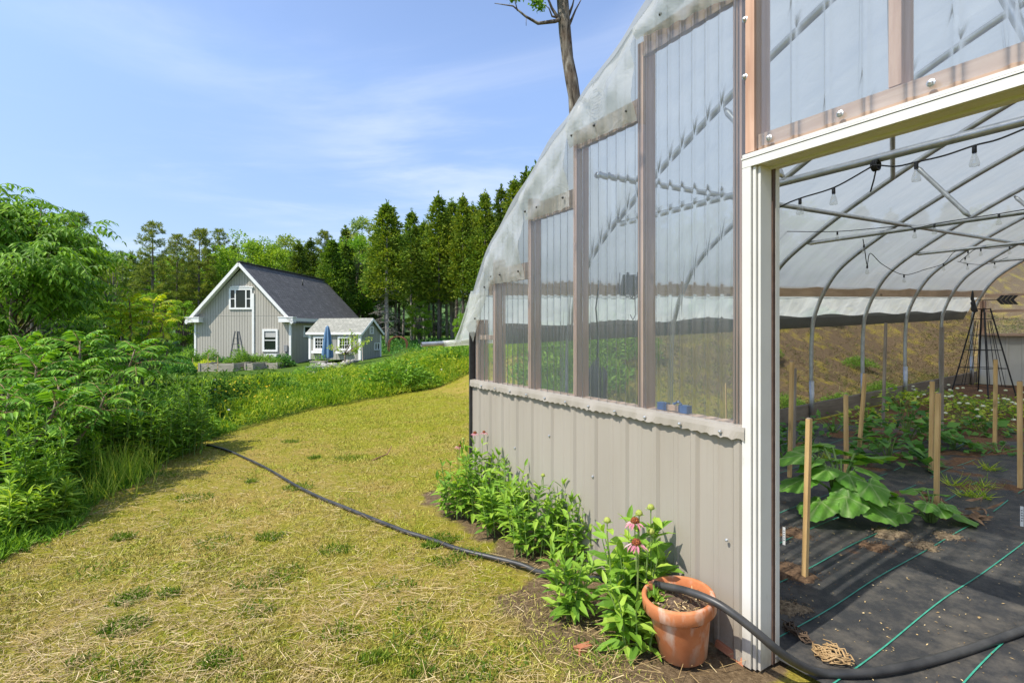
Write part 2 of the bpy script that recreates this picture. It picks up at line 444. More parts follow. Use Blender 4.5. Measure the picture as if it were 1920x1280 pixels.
tag(leaves('clover_tufts', PP, DD, rdir(len(PP)), LL, rng.uniform(.005,.012,len(PP)), 'fold', m_tuft), 'dark green weed tufts scattered through the dry lawn', 'weeds', kind='stuff')
# straw
X, Y, l = lawn_samples(150000, 1.5, 13, 1.4)
dn = vnoise(X, Y, 1.4, 3)+.6*vnoise(X, Y, 5, 5)
keep = rng.random(len(X)) < np.clip(.17+.26*dn, .02, 1)*(1-.6*sm(Y,5,11))
X, Y = X[keep], Y[keep]; n = len(X)
a = rng.normal(.2,1.0,n)
D = np.stack([np.cos(a), np.sin(a), rng.normal(0,.07,n)], -1)
Nn = np.stack([rng.normal(0,.3,n), rng.normal(0,.3,n), np.ones(n)], -1)
t = NT('straw'); g = t.node('ShaderNodeNewGeometry')
t.set(t.ramp(g.outputs['Random Per Island'], [(0,(.20,.13,.06)),(.35,(.36,.25,.11)),(.75,(.54,.40,.19)),(1,(.68,.55,.32))]), .65, 0, .3)
straw_mat = t.m
ln = np.minimum(rng.exponential(.04, n)+.02, .22)
tag(leaves('straw', np.stack([X, Y, terr(X,Y)+rng.uniform(.012,.03,n)], -1), D, Nn, ln, rng.uniform(.0010,.0028,n), 'strip', straw_mat), 'dry cut straw stalks lying on the lawn', 'straw', kind='stuff')

# rough unmown grass and straw on the bank outside the long wall and behind the far end
n = 90000; lx = -4.75-rng.random(n)**1.3*9; ly = rng.uniform(4.0,18,n); far_ = rng.random(n) < .18
lx = np.where(far_, rng.uniform(-4.6,0,n), lx); ly = np.where(far_, rng.uniform(12.8,20,n), ly)
X = G0[0]+lx*GX[0]+ly*GY[0]; Y = G0[1]+lx*GX[1]+ly*GY[1]; k = rng.random(n) < np.clip(.55+.5*vnoise(X,Y,1.6,13),.05,1); X,Y = X[k],Y[k]; n = len(X)
tag(leaves('bank_grass', np.stack([X,Y,terr(X,Y)],-1), np.stack([rng.normal(0,.9,n),rng.normal(0,.9,n),rng.uniform(.15,1,n)],-1), rdir(n), rng.uniform(.05,.16,n), rng.uniform(.006,.014,n), 'blade', leafmat('bank_dry_grass', [(0,(.14,.105,.04)),(.5,(.27,.20,.09)),(.85,(.42,.33,.17)),(1,(.16,.19,.04))], .2, .8, (1,1,1), 0, .1, 1.0, (1.1,(.55,.78,.45)))), 'rough dry grass on the bank seen through the greenhouse side', 'grass', kind='stuff')
# ------------------------------------------------------------------ greenhouse
gh = thing('greenhouse', 'long hoop greenhouse with clear ribbed end wall above grey metal siding', 'greenhouse', (G0[0],G0[1],0), GROT)
def gsh(v): v = v.copy(); v[:,2] += SLOPE*v[:,1]; return v
def gpart(mb, name, mats, smooth=False, parent=None): return mb.build(name, mats, gh if parent is None else parent, smooth, gsh)
def catmull(pts, n=12):
    pts = np.array(pts, float); P = np.vstack([2*pts[0]-pts[1], pts, 2*pts[-1]-pts[-2]]); out = []
    for i in range(1, len(P)-2):
        for tt in np.linspace(0,1,n,endpoint=False):
            a,b,c,d = P[i-1],P[i],P[i+1],P[i+2]
            out.append(.5*((2*b)+(c-a)*tt+(2*a-5*b+4*c-d)*tt**2+(3*b-a-3*c+d)*tt**3))
    out.append(pts[-1]); return np.array(out)
HOOP = catmull([(4.47,-.05),(4.48,.7),(4.47,1.3),(4.43,1.6),(4.28,1.97),(4.03,2.31),(3.51,2.68),(3.0,2.98),(2.4,3.29),(1.6,3.64),(.8,3.9),(0,4.0)])
FILM = catmull([(4.50,1.88),(4.33,2.11),(4.1,2.35),(3.56,2.74),(3.03,3.05),(2.69,3.22),(2.31,3.42),(1.6,3.75),(.8,4.01),(0,4.1)])
def film_z(c): return float(np.interp(abs(c), FILM[::-1,0], FILM[::-1,1]))
def hoop_z(c): return float(np.interp(abs(c), HOOP[::-1,0][:-1*30], HOOP[::-1,1][:-1*30]))
GL = 12.3

# materials
m_wood = wood('pine_lumber', (.46,.265,.18), (.65,.43,.31), 2)
m_woody = wood('pine_lumber_long', (.55,.36,.22), (.72,.52,.34), 1)
m_woodx = wood('pine_lumber_cross', (.47,.30,.21), (.63,.45,.34), 0)
m_board = wood('weathered_board', (.20,.16,.12), (.36,.30,.23), 1, knots=False)
t = NT('white_trim'); n = t.noise(t.coord('Object'), 3, 5); n2 = t.noise(t.coord('Object',(1,1,.3)), 11, 6, .7); z = t.node('ShaderNodeSeparateXYZ'); t.link(t.coord('Object'), z.inputs[0])
c = t.ramp(n, [(.3,(.60,.585,.54)),(.7,(.68,.67,.63))])
c = t.mix(t.math('MULTIPLY', t.ramp(z.outputs[2],[(0,1.0),(.22,0.0)]), t.ramp(n2,[(.3,.1),(.65,.8)])), c, (.20,.15,.09))
c = t.mix(t.ramp(n2,[(.63,0.0),(.78,.6)]), c, (.36,.33,.27))
t.set(c, .45, 0, .4); m_white = t.m
t = NT('grey_steel_siding'); n = t.noise(t.coord('Object',(1,1,.25)), 3, 5); z = t.node('ShaderNodeSeparateXYZ'); t.link(t.coord('Object'), z.inputs[0])
dirt = t.math('MULTIPLY', t.ramp(z.outputs[2], [(.0,1.0),(.20,0.0)]), t.ramp(t.noise(t.coord('Object'), 9, 6, .7), [(.35,.15),(.6,1.0)]))
n4 = t.noise(t.coord('Object',(14,14,.5)), 1.6, 6, .7)
dirt = t.math('MAXIMUM', dirt, t.math('MULTIPLY', t.ramp(n4,[(.52,0.0),(.78,.40)]), t.noise(t.coord('Object'), 3, 4)))
t.set(t.mix(dirt, t.ramp(n,[(.35,(.325,.292,.247)),(.65,(.355,.322,.275))]), (.20,.145,.09)), t.ramp(n,[(.3,.36),(.7,.48)]), 0, .5); m_siding = t.m
m_galv = nmat('galvanised_pipe', (.42,.43,.44), (.62,.63,.63), 14, .42, .05, .002, metal=.75)
m_dark = nmat('dark_rubber', (.025,.025,.025), (.05,.05,.05), 20, .5, .05)
def schlick(t):
    lw = t.node('ShaderNodeLayerWeight'); lw.inputs['Blend'].default_value = .5     # facing: the same from both sides of a thin sheet
    return t.math('ADD', t.math('MULTIPLY', t.math('POWER', lw.outputs['Facing'], 5.0), .94), .05, True)
def film_mat(name, col, transp, transl, diff, gloss=.06, bump=.25, grough=.18):
    t = NT(name)
    t.set((.8,.8,.78), grough, 0, .5)
    n = t.noise(t.coord('Object', (1,1,1)), 5, 5, .6, 1.2)
    n2 = t.noise(t.coord('Object', (.6,2.2,.6)), 2.0, 4, .6)
    v = t.node('ShaderNodeTexNoise'); 
    bp = t.node('ShaderNodeBump'); bp.inputs['Strength'].default_value = bump; bp.inputs['Distance'].default_value = .03
    t.link(n, bp.inputs['Height'])
    tp = t.node('ShaderNodeBsdfTransparent'); tp.inputs['Color'].default_value = (*col,1)
    tl = t.node('ShaderNodeBsdfTranslucent'); tl.inputs['Color'].default_value = (*col,1)
    df = t.node('ShaderNodeBsdfDiffuse'); df.inputs['Color'].default_value = (*col,1)
    gs = t.node('ShaderNodeBsdfGlossy'); gs.inputs['Roughness'].default_value = grough; gs.inputs['Color'].default_value = (.95,.95,.95,1)
    for s_ in (tl, df, gs): t.link(bp.outputs[0], s_.inputs['Normal'])
    m1 = t.node('ShaderNodeMixShader'); m1.inputs[0].default_value = diff/max(1e-3,(diff+transl)); t.link(tl.outputs[0], m1.inputs[1]); t.link(df.outputs[0], m1.inputs[2])
    m2 = t.node('ShaderNodeMixShader')
    fac = t.math('ADD', transl+diff, t.math('MULTIPLY', t.math('SUBTRACT', n2, .5), .35), True)
    t.link(fac, m2.inputs[0]); t.link(tp.outputs[0], m2.inputs[1]); t.link(m1.outputs[0], m2.inputs[2])
    m3 = t.node('ShaderNodeMixShader'); t.link(t.math('ADD', t.math('MULTIPLY', schlick(t), .55), gloss*.3), m3.inputs[0])
    t.link(m2.outputs[0], m3.inputs[1]); t.link(gs.outputs[0], m3.inputs[2]); t.link(m3.outputs[0], t.out.inputs['Surface'])
    return t.m
m_roof = film_mat('roof_film', (.43,.45,.44), .3, .60, .14, .04)
m_skirt = film_mat('wrapped_film', (.86,.87,.84), .3, .22, .22, .05, .5, .25)
m_curt = film_mat('curtain_film', (.86,.87,.78), .25, .55, .2, .05, .4, .3)
m_band = film_mat('curtain_band', (.16,.16,.15), .1, .3, .62, .0, .3, .5)  # darker film colour for the curtain's lower band
# clear ribbed polycarbonate: mostly see-through, bends the view a little where the sheet is ribbed
t = NT('ribbed_polycarbonate')
tp = t.node('ShaderNodeBsdfTransparent'); tp.inputs['Color'].default_value = (.93,.95,.96,1)
rf = t.node('ShaderNodeBsdfRefraction'); rf.inputs['Color'].default_value = (.93,.95,.96,1); rf.inputs['IOR'].default_value = 1.10; rf.inputs['Roughness'].default_value = 0.0
lw_ = t.node('ShaderNodeLayerWeight'); lw_.inputs['Blend'].default_value = .5
tcol = t.ramp(lw_.outputs['Facing'], [(.45,(.85,.885,.91)),(.92,(.46,.50,.57))]); t.link(tcol, tp.inputs['Color']); t.link(tcol, rf.inputs['Color'])
df = t.node('ShaderNodeBsdfDiffuse'); df.inputs['Color'].default_value = (.58,.64,.68,1)
gs = t.node('ShaderNodeBsdfGlossy'); gs.inputs['Roughness'].default_value = .09; gs.inputs['Color'].default_value = (1,1,1,1)
geo = t.node('ShaderNodeNewGeometry'); dt = t.node('ShaderNodeVectorMath', operation='DOT_PRODUCT'); t.link(geo.outputs['Normal'], dt.inputs[0]); dt.inputs[1].default_value = (GY[0],GY[1],0)
rib = t.ramp(t.math('ABSOLUTE', dt.outputs['Value']), [(.80,1.0),(.985,0.0)])
a = t.node('ShaderNodeMixShader'); t.link(rib, a.inputs[0]); t.link(tp.outputs[0], a.inputs[1]); t.link(rf.outputs[0], a.inputs[2])
b = t.node('ShaderNodeMixShader'); b.inputs[0].default_value = .10; t.link(a.outputs[0], b.inputs[1]); t.link(df.outputs[0], b.inputs[2])
c_ = t.node('ShaderNodeMixShader'); t.link(schlick(t), c_.inputs[0]); t.link(b.outputs[0], c_.inputs[1]); t.link(gs.outputs[0], c_.inputs[2])
t.link(c_.outputs[0], t.out.inputs['Surface']); m_poly = t.m

# --- end wall: siding, sill, flashing (left side, then its mirror on the right of the door)
for sgn in (-1, 1):
    mb = MB()
    ribs = [1.75,2.0,2.265,2.505,2.785,3.005,3.265,3.525,3.74,3.975,4.18,4.38]
    prof = [(1.70,0)]
    for r_ in ribs:
        prof += [(r_-.03,0),(r_-.014,.016),(r_+.014,.016),(r_+.03,0)]
        if r_ < 4.3: prof += [(r_+.105,0),(r_+.112,.004),(r_+.135,.004),(r_+.142,0)]
    prof.append((4.52,0))
    for k in range(len(prof)-1):
        (a0,h0),(a1,h1) = prof[k], prof[k+1]
        mb.add([(sgn*a0,-.03-h0,.0),(sgn*a1,-.03-h1,.0),(sgn*a1,-.03-h1,1.075),(sgn*a0,-.03-h0,1.075)], [(0,1,2,3)])
    gpart(mb, 'metal_siding', m_siding)
    mb = MB(); mb.box(*sorted((sgn*1.72,sgn*4.5)), -.018, .10, 1.065, 1.10); gpart(mb, 'sill_board', m_woodx)
    # flashing, its lower lip lifting into scallops between the screws
    mb = MB(); xsn = np.linspace(1.70, 4.52, 142)
    def lip(xx): 
        return .010+.016*max(0, math.sin((xx-1.70)*math.pi/.245*1.0))**2 + .006*math.sin(xx*31)**2
    def zl(xx): return 1.045 + .012*abs(math.sin((xx-1.70)*math.pi*2/.118)) - .004
    n_ = len(xsn)
    rows = [[(sgn*xx, -.012, 1.109) for xx in xsn], [(sgn*xx, -.056, 1.106) for xx in xsn], [(sgn*xx, -.057-lip(xx)*.2, 1.085) for xx in xsn], [(sgn*xx, -.050-lip(xx)*.75, zl(xx)) for xx in xsn]]
    vs = [q for r_ in rows for q in r_]
    mb.add(vs, [(j*n_+i, j*n_+i+1, (j+1)*n_+i+1, (j+1)*n_+i) for j in range(3) for i in range(n_-1)])
    mb.mi = 1
    for xx in np.arange(1.82, 4.5, .245):
        mb.lathe([(0,.012),(.007,.009),(.009,0)], 8, (0,0,0)); 
        for q in range(len(mb.v)-24, len(mb.v)):
            vx, vy, vz = mb.v[q]; mb.v[q] = (sgn*xx+vx, -.062-vz-.008, 1.072+vy)
    for xx, zz_ in ((2.785,.62),(1.80,.55),(3.74,.62),(3.265,.8)):
        mb.lathe([(0,.010),(.007,.007),(.009,0)], 8, (0,0,0))
        for q in range(len(mb.v)-24, len(mb.v)):
            vx, vy, vz = mb.v[q]; mb.v[q] = (sgn*xx+vx, -.048-vz, zz_+vy)
    fl = gpart(mb, 'sill_flashing', [m_siding, m_galv])
    # dark corner edging
    mb = MB(); mb.box(*sorted((sgn*4.523,sgn*4.545)), -.055, .06, 0, 1.55); gpart(mb, 'corner_edging', m_dark)
    # studs
    for c in (2.435,3.047,3.621,4.178,4.503):
        mb = MB(); top = min(film_z(c-.02)-.12, 3.4) if c < 4.4 else 1.66
        mb.box(*sorted((sgn*c, sgn*(c-.042))), .0, .102, 1.10, top); gpart(mb, 'stud', m_wood)
    # stepped rails that carry the wrapped film
    for c0, c1, z0 in ((1.73,2.393,3.15),(2.435,3.005,2.79),(3.047,3.579,2.40),(3.621,4.136,1.96),(4.178,4.461,1.47)):
        mb = MB(); h_ = .14 if z0 > 1.5 else .05
        mb.box(*sorted((sgn*(c0+.001), sgn*(c1-.001))), .003, .04, z0+.01, z0+h_); gpart(mb, 'rail', m_woodx)
# --- ribbed clear sheets
def ribbed(c0, c1, zb, ztop, name, per=.0813):
    xs_ = []; x = c0
    prof = [(0,0),(.30,0),(.42,.5),(.5,1),(.58,.5),(.70,0)]
    k = 0
    while True:
        for u, h in prof:
            xx = c0+(k+u)*per
            if xx >= c1: break
            xs_.append((xx,h))
        else:
            k += 1; continue
        break
    xs_.append((c1,0)); nz = 10
    mb = MB(); vs = []
    for j in range(nz+1):
        for xx, h in xs_:
            zt = ztop(xx); vs.append((xx, -.010-.019*h, zb(xx)+(zt-zb(xx))*j/nz))
    m_ = len(xs_)
    mb.add(vs, [(j*m_+i, j*m_+i+1, (j+1)*m_+i+1, (j+1)*m_+i) for j in range(nz) for i in range(m_-1)])
    return gpart(mb, name, m_poly, True)
ztopf = lambda xx: min(film_z(xx)-.06, 3.9) if abs(xx) < 4.4 else 1.62
for sgn in (-1,1):
    lo, hi = sorted((sgn*1.72, sgn*4.5))
    ribbed(lo, hi, lambda xx: 1.09, ztopf, 'clear_panel')
ribbed(-1.70, 1.70, lambda xx: 2.40, ztopf, 'clear_panel_over_door', .14)
# --- framing over and beside the door
for sgn in (-1,1):
    mb = MB(); mb.box(*sorted((sgn*1.752,sgn*1.796)), -.003, .10, 1.10, 3.5); gpart(mb, 'stud', m_wood)
    mb = MB(); mb.box(*sorted((sgn*1.672,sgn*1.717)), -.026, .10, 2.388, 3.55); gpart(mb, 'stud', m_wood)
    mb = MB(); mb.box(*sorted((sgn*1.646,sgn*1.72)), .0, .112, .0, 2.312); gpart(mb, 'door_stud', m_wood)
    # white casing and jamb
    mb = MB(); mb.box(*sorted((sgn*1.716,sgn*1.672)), -.052, -.020, .0, 2.312)
    mb.box(*sorted((sgn*1.669,sgn*1.655)), -.040, -.012, .0, 2.312)
    mb.box(*sorted((sgn*1.652,sgn*1.640)), -.026, .058, .0, 2.312)
    mb.box(*sorted((sgn*1.643,sgn*1.634)), .083, .113, .0, 2.312)
    gpart(mb, 'door_jamb', m_white)
    mb = MB(); mb.box(*sorted((sgn*1.643,sgn*1.635)), .060, .081, .0, 2.312)
    gpart(mb, 'weather_strip', nmat('brown_strip', (.07,.04,.03), (.13,.08,.06), 20, .7))
for c in (-1.12,-.56,0.0,.56,1.12):
    mb = MB(); mb.box(c-.021, c+.021, .002, .10, 2.47, film_z(c)-.1); gpart(mb, 'stud', m_wood)
HB = MB(); HB.box(-1.668, 1.668, .0, .10, 2.388, 2.465); HB.mi = 1
mb = MB(); mb.box(-1.716, 1.716, -.052, -.022, 2.314, 2.350); mb.box(-1.719, 1.719, -.055, -.022, 2.353, 2.360); mb.box(-1.716,1.716,-.050,-.022,2.363,2.376)
mb.box(-1.669, 1.669, -.021, .04, 2.313, 2.384); mb.box(-1.669,1.669,.041,.058,2.302,2.384); mb.box(-1.669,1.669,.060,.113,2.312,2.384)
gpart(mb, 'door_header', m_white)
mb = HB
for xx in np.arange(-1.6, 1.7, .30):
    mb.lathe([(0,.018),(.008,.014),(.009,.006),(.014,.004),(.014,0)], 10, (0,0,0))
    for q in range(len(mb.v)-50, len(mb.v)):
        vx, vy, vz = mb.v[q]; mb.v[q] = (xx+vx, -.022-vz, 2.425+vy)
for zz_ in (2.75, 3.02):
    mb.lathe([(0,.018),(.008,.014),(.009,.006),(.014,.004),(.014,0)], 10, (0,0,0))
    for q in range(len(mb.v)-50, len(mb.v)):
        vx, vy, vz = mb.v[q]; mb.v[q] = (-1.72+vx, -.022-vz, zz_+vy)
gpart(mb, 'header_beam', [m_woodx, m_galv])

# --- plastic film: skirt over the stepped rails, roof, rolled side curtains
def wrinkle(x, y, s=1.0):
    return (math.sin(x*9+y*7+1.7*math.sin(y*5))*.5+math.sin(x*17-y*11+2*math.sin(x*6))*.3+math.sin((x+y)*31)*.15)*s
def stepz(c):
    if c < 1.73: return film_z(c)-.10
    if c < 2.40: return 3.14+.10*(c-1.73)/.67
    if c < 3.03: return 2.775+.03*(c-2.40)/.63
    if c < 3.60: return 2.405-.0*(c-3.0)
    if c < 4.165: return 1.955
    return 1.955-(c-4.165)/.33*.50
for sgn in (-1,1):
    mb = MB()
    segs = [(0,1.73),(1.73,2.398),(2.402,3.028),(3.032,3.598),(3.602,4.163),(4.167,4.50)]
    for a0, a1 in segs:
        nu, nv = max(8, int((a1-a0)/.035)), 16
        def f(i, j, a0=a0, a1=a1, nu=nu, nv=nv):
            c = a0+(a1-a0)*i/(nu-1)
            z0 = stepz(min(max(c, a0+1e-4), a1-1e-4)); z1 = film_z(c)+.004
            if c > 4.46: z1 = max(z1, 1.88)
            w = j/(nv-1); z = z0+(z1-z0)*w
            scal = .012*abs(math.sin(c*26)) if j == 0 else 0
            out = .028+.03*math.sin(math.pi*w)*min(1,(z1-z0)/.3)+wrinkle(c*1.5, z*1.5, .026)*(.35+math.sin(math.pi*w))
            # taut pleats running from the stud corners up to the hoop
            out += .026*abs(math.sin((c*1.0+z*.9)*10+.5+1.5*math.sin(c*3)))*math.sin(math.pi*w)
            return (sgn*c, -out-.012*(1-w), z+scal)
        mb.grid(nu, nv, f)
    # staples and washers along the film edge
    mb.mi = 1
    for c in (1.95,2.2,2.46,2.75,2.98,3.08,3.4,3.56,3.66,3.95,4.1,4.22,4.4):
        z0 = stepz(c)+.075
        mb.lathe([(0,.012),(.008,.008),(.010,0)], 8, (0,0,0))
        for q in range(len(mb.v)-24, len(mb.v)):
            vx, vy, vz = mb.v[q]; mb.v[q] = (sgn*c+vx, -.065-vz, z0+vy)
    sk = gpart(mb, 'film_skirt', [m_skirt, m_dark], True)
    sk['label'] = 'wrinkled translucent film stapled over the stepped end rails'
# printed stamp on the skirt film
m_ink = nmat('faded_ink', (.20,.22,.23), (.36,.38,.38), 40, .8, 0)
def text_part(body, size, c, z, rot, name, yoff=-.085):
    cu = bpy.data.curves.new(name, 'FONT'); cu.body = body; cu.size = size; cu.extrude = .0005; cu.align_x = 'CENTER'; cu.align_y = 'CENTER'
    o = bpy.data.objects.new(name+'_tmp', cu); COL.objects.link(o)
    dg = bpy.context.evaluated_depsgraph_get(); me = bpy.data.meshes.new_from_object(o.evaluated_get(dg)); bpy.data.objects.remove(o)
    me.materials.clear(); me.materials.append(m_ink)
    ob = bpy.data.objects.new(name, me); COL.objects.link(ob); ob.parent = gh
    ob.location = (c, yoff, z); ob.rotation_euler = (R(90), 0, 0); ob.rotation_euler = (Matrix.Rotation(rot,3,Vector((0,-1,0))).to_4x4() @ Matrix.Rotation(R(90),4,'X')).to_euler()
    return ob
skl = [o for o in gh.children if o.name.startswith('film_skirt')][0]
stx, stz = -2.75, 2.965
for bdy, sz, dx, dz in (('RIP', .052, -.085, .085), ('ST', .052, .005, .155)):
    o = text_part(bdy, sz, stx+dx, stz+dz, R(-40), 'printed_lettering'); o.parent = skl
mb = MB(); 
for rr in (.085,.068):
    vs = []; K = 40
    for j in range(K):
        a_ = 2*math.pi*j/K
        for r_ in (rr, rr-.0035): vs.append((stx+.035+r_*math.cos(a_), -.087, stz+.03+r_*math.sin(a_)))
    mb.add(vs, [(2*j, 2*j+1, (2*j+3)%(2*K), (2*j+2)%(2*K)) for j in range(K) if not (j % 9 in (3,))])
for q, (w_, dz) in enumerate(((.07,.03),(.09,.012),(.1,-.006),(.09,-.024),(.06,-.042))):
    for xx in np.arange(-w_/2, w_/2, .012):
        mb.box(stx+.035+xx, stx+.035+xx+.007, -.0875, -.0865, stz+.03+dz, stz+.03+dz+.009)
o = gpart(mb, 'round_stamp', m_ink); o.parent = skl
# roof
HS = [0.06, 1.05, 2.6, 4.2, 5.65, 7.2, 8.75, 10.3, 11.86]
mb = MB(); prof = np.vstack([FILM*[-1,1], FILM[::-1][1:]]); nu = len(prof); nv = 90
def froof(i, j):
    c, z = prof[i]; y = -.055+(GL+.1)*j/(nv-1)
    k = np.searchsorted(HS, y); 
    if 0 < k < len(HS): sag = .03*math.sin(math.pi*(y-HS[k-1])/(HS[k]-HS[k-1]))
    else: sag = 0
    return (c*(1-sag*.004), y, z-sag-wrinkle(c*.7, y*.6, .008)+(.012*math.sin(c*13) if j == 0 else 0))
mb.grid(nu, nv, froof); gpart(mb, 'roof_film', m_roof, True)
for sgn in (-1,1):
    cur = catmull([(4.49,1.93),(4.56,1.80),(4.66,1.62),(4.745,1.47)], 6); nv = 150
    mb = MB()
    def fc(i, j):
        c, z = cur[i]; y = -.06+(GL+.05)*j/(nv-1); w = i/(len(cur)-1)
        return (sgn*(c+.014*math.sin(y*23+2*math.sin(y*7))*math.sin(math.pi*w)+wrinkle(z*2, y*2, .012)), y, z)
    mb.grid(len(cur), nv, fc); gpart(mb, 'side_curtain', m_curt, True)
    mb = MB()
    def fh(i, j):
        y = .3+(GL-.4)*j/99; w = i/3
        return (sgn*(4.64+.080*w+.008*math.sin(y*9)*(1-w)), y, 1.60-.19*w+.02*math.sin(y*4.1)*(1-w))
    mb.grid(4, 100, fh); gpart(mb, 'curtain_band', m_band, True)  # dark band along the lower edge of the curtain
    # roll bar with film wound round it, pipe end sticking out at the front
    mb = MB(); mb.tube([(sgn*4.765,y,1.448+.004*math.sin(y*5)) for y in np.linspace(-.22, GL, 70)], [.032+.004*math.sin(y*13) for y in np.linspace(-.22, GL, 70)], 10)
    rb = gpart(mb, 'roll_bar', m_curt, True)
    mb = MB(); mb.tube([(sgn*4.765,-.44,1.447),(sgn*4.765,-.20,1.448)], .022, 12, False); mb.tube([(sgn*4.765,-.44,1.447),(sgn*4.765,-.20,1.448)], .019, 12, False)
    pe = gpart(mb, 'pipe_end', m_galv, True); pe.parent = rb
    # front corner of film gathered down to the bar
    mb = MB()
    def fcorner(i, j):
        u = i/11; w = j/11
        z = 1.90-(.45*w); c_out = 4.50+.27*w**1.1; c_in = 4.28+.36*w
        c = c_in+(c_out-c_in)*u
        return (sgn*c, -.065-.03*math.sin(u*9+w*2)*.5-.05*w*(1-abs(u-.6)), z+.015*math.sin(u*14)*w)
    mb.grid(12, 12, fcorner); gpart(mb, 'gathered_film', m_skirt, True)
    # hip board, baseboard
    mb = MB(); mb.box(*sorted((sgn*4.395,sgn*4.433)), .105, GL-.02, 1.885, 2.035); gpart(mb, 'hip_board', m_woody)
    mb = MB(); mb.box(*sorted((sgn*4.50,sgn*4.54)), .065, GL-.02, .03, .27); gpart(mb, 'baseboard', m_board)
# insect mesh in the open side
t = NT('dark_mesh'); tp = t.node('ShaderNodeBsdfTransparent'); df = t.node('ShaderNodeBsdfDiffuse'); df.inputs['Color'].default_value = (.075,.065,.045,1)
ms = t.node('ShaderNodeMixShader'); ms.inputs[0].default_value = .40; t.link(tp.outputs[0], ms.inputs[1]); t.link(df.outputs[0], ms.inputs[2]); t.link(ms.outputs[0], t.out.inputs['Surface'])
mb = MB(); mb.grid(60, 8, lambda i, j: (-4.515-.02*math.sin(i*.9)*math.sin(math.pi*j/7), .45+(GL-.6)*i/59, .27+1.3*j/7)); gpart(mb, 'insect_mesh', t.m, True)
# --- hoops, cross ties, purlin, braces
for y in HS[1:]:
    pts = [(-c, y, z) for c, z in HOOP[::2]]+[(0,y,4.0)]+[(c, y, z) for c, z in HOOP[::-1][1::2]]
    mb = MB(); mb.tube(pts, .028, 10); hp = gpart(mb, 'hoop', m_galv, True)
    for sgn in (-1,1):
        mb = MB(); mb.tube([(sgn*4.47,y,.0),(sgn*4.475,y,.62)], .034, 10)
        sl = gpart(mb, 'ground_sleeve', m_galv, True); sl.parent = hp
TIE = [1.05, 4.2, 7.2, 10.3]
def flatpipe(mb, p, q, r):
    p = Vector(p); q = Vector(q); d = (q-p).normalized()
    mb.tube([p, p+d*.05, p+d*.12, q-d*.12, q-d*.05, q], [r*.55, r*1.15, r, r, r*1.15, r*.55], 10)
for y in TIE:
    zt = 2.50; ce = float(np.interp(zt, HOOP[:,1][40:], HOOP[:,0][40:]))
    mb = MB(); flatpipe(mb, (-ce+.02, y+.03, zt), (ce-.02, y+.03, zt), .024); gpart(mb, 'cross_tie', m_galv, True)
    for sgn in (-1,1):
        mb = MB(); flatpipe(mb, (sgn*2.18, y+.01, zt+.03), (sgn*2.62, y+.01, 3.14), .022); gpart(mb, 'web_brace', m_galv, True)
        mb = MB(); flatpipe(mb, (sgn*.9, y+.01, zt+.03), (sgn*1.3, y+.01, 3.72), .022); gpart(mb, 'web_brace', m_galv, True)
for c in (-2.93, 2.93):
    mb = MB(); mb.tube([(c,.11,2.62),(c,GL-.1,2.62)], .022, 10); gpart(mb, 'purlin', m_galv, True)
mb = MB(); mb.tube([(0,.11,3.955),(0,GL-.1,3.955)], .022, 10); gpart(mb, 'purlin', m_galv, True)
for sgn in (-1,1):
    mb = MB(); flatpipe(mb, (sgn*2.84,4.23,3.06), (sgn*1.56,1.05,3.63), .022); gpart(mb, 'wind_brace', m_galv, True)
# --- far end wall
m_inner = nmat('pale_inner_siding', (.50,.48,.44), (.58,.56,.51), 3, .55, .03)
mb = MB(); ps = []; x = -4.5
while x < 4.5: ps += [(x,0),(x+.19,0),(x+.205,.016),(x+.235,.016)]; x += .25
for k in range(len(ps)-1): mb.add([(ps[k][0],GL+.02-ps[k][1],.0),(ps[k+1][0],GL+.02-ps[k+1][1],.0),(ps[k+1][0],GL+.02-ps[k+1][1],1.05),(ps[k][0],GL+.02-ps[k][1],1.05)],[(0,1,2,3)])
gpart(mb, 'metal_siding', m_inner)
mb = MB(); mb.box(-4.46, 4.46, GL-.12, GL-.002, 1.052, 1.10); gpart(mb, 'sill_board', m_woodx)
for c in (-4.4,-3.62,-3.0,-2.4,-1.8,-1.0,-.2,.6,1.4,2.2,3.0,3.7,4.3):
    mb = MB(); mb.box(c-.04, c+.04, GL-.10, GL-.002, 1.101, (film_z(c)-.1 if abs(c)<4.3 else 1.8)); gpart(mb, 'stud', m_wood)
mb = MB(); mb.box(-4.355, -3.665, GL-.09, GL-.01, 1.55, 1.60); mb.box(-4.355, -3.665, GL-.09, GL-.01, 1.88, 1.93); gpart(mb, 'rail', m_woodx)
mb = MB(); mb.box(-3.575, -3.045, GL-.09, GL-.01, 2.35, 2.40); gpart(mb, 'rail', m_woodx)
mb = MB()
pr = [(-4.45+.0813*k*.5, .012*(k%2)) for k in range(220)]
pr = [q for q in pr if q[0] < 4.45]
mb.grid(len(pr), 6, lambda i, j: (pr[i][0], GL+.012+pr[i][1], 1.06+((film_z(pr[i][0])-.05 if abs(pr[i][0])<4.4 else 1.8)-1.06)*j/5)); gpart(mb, 'clear_panel', m_poly, True)

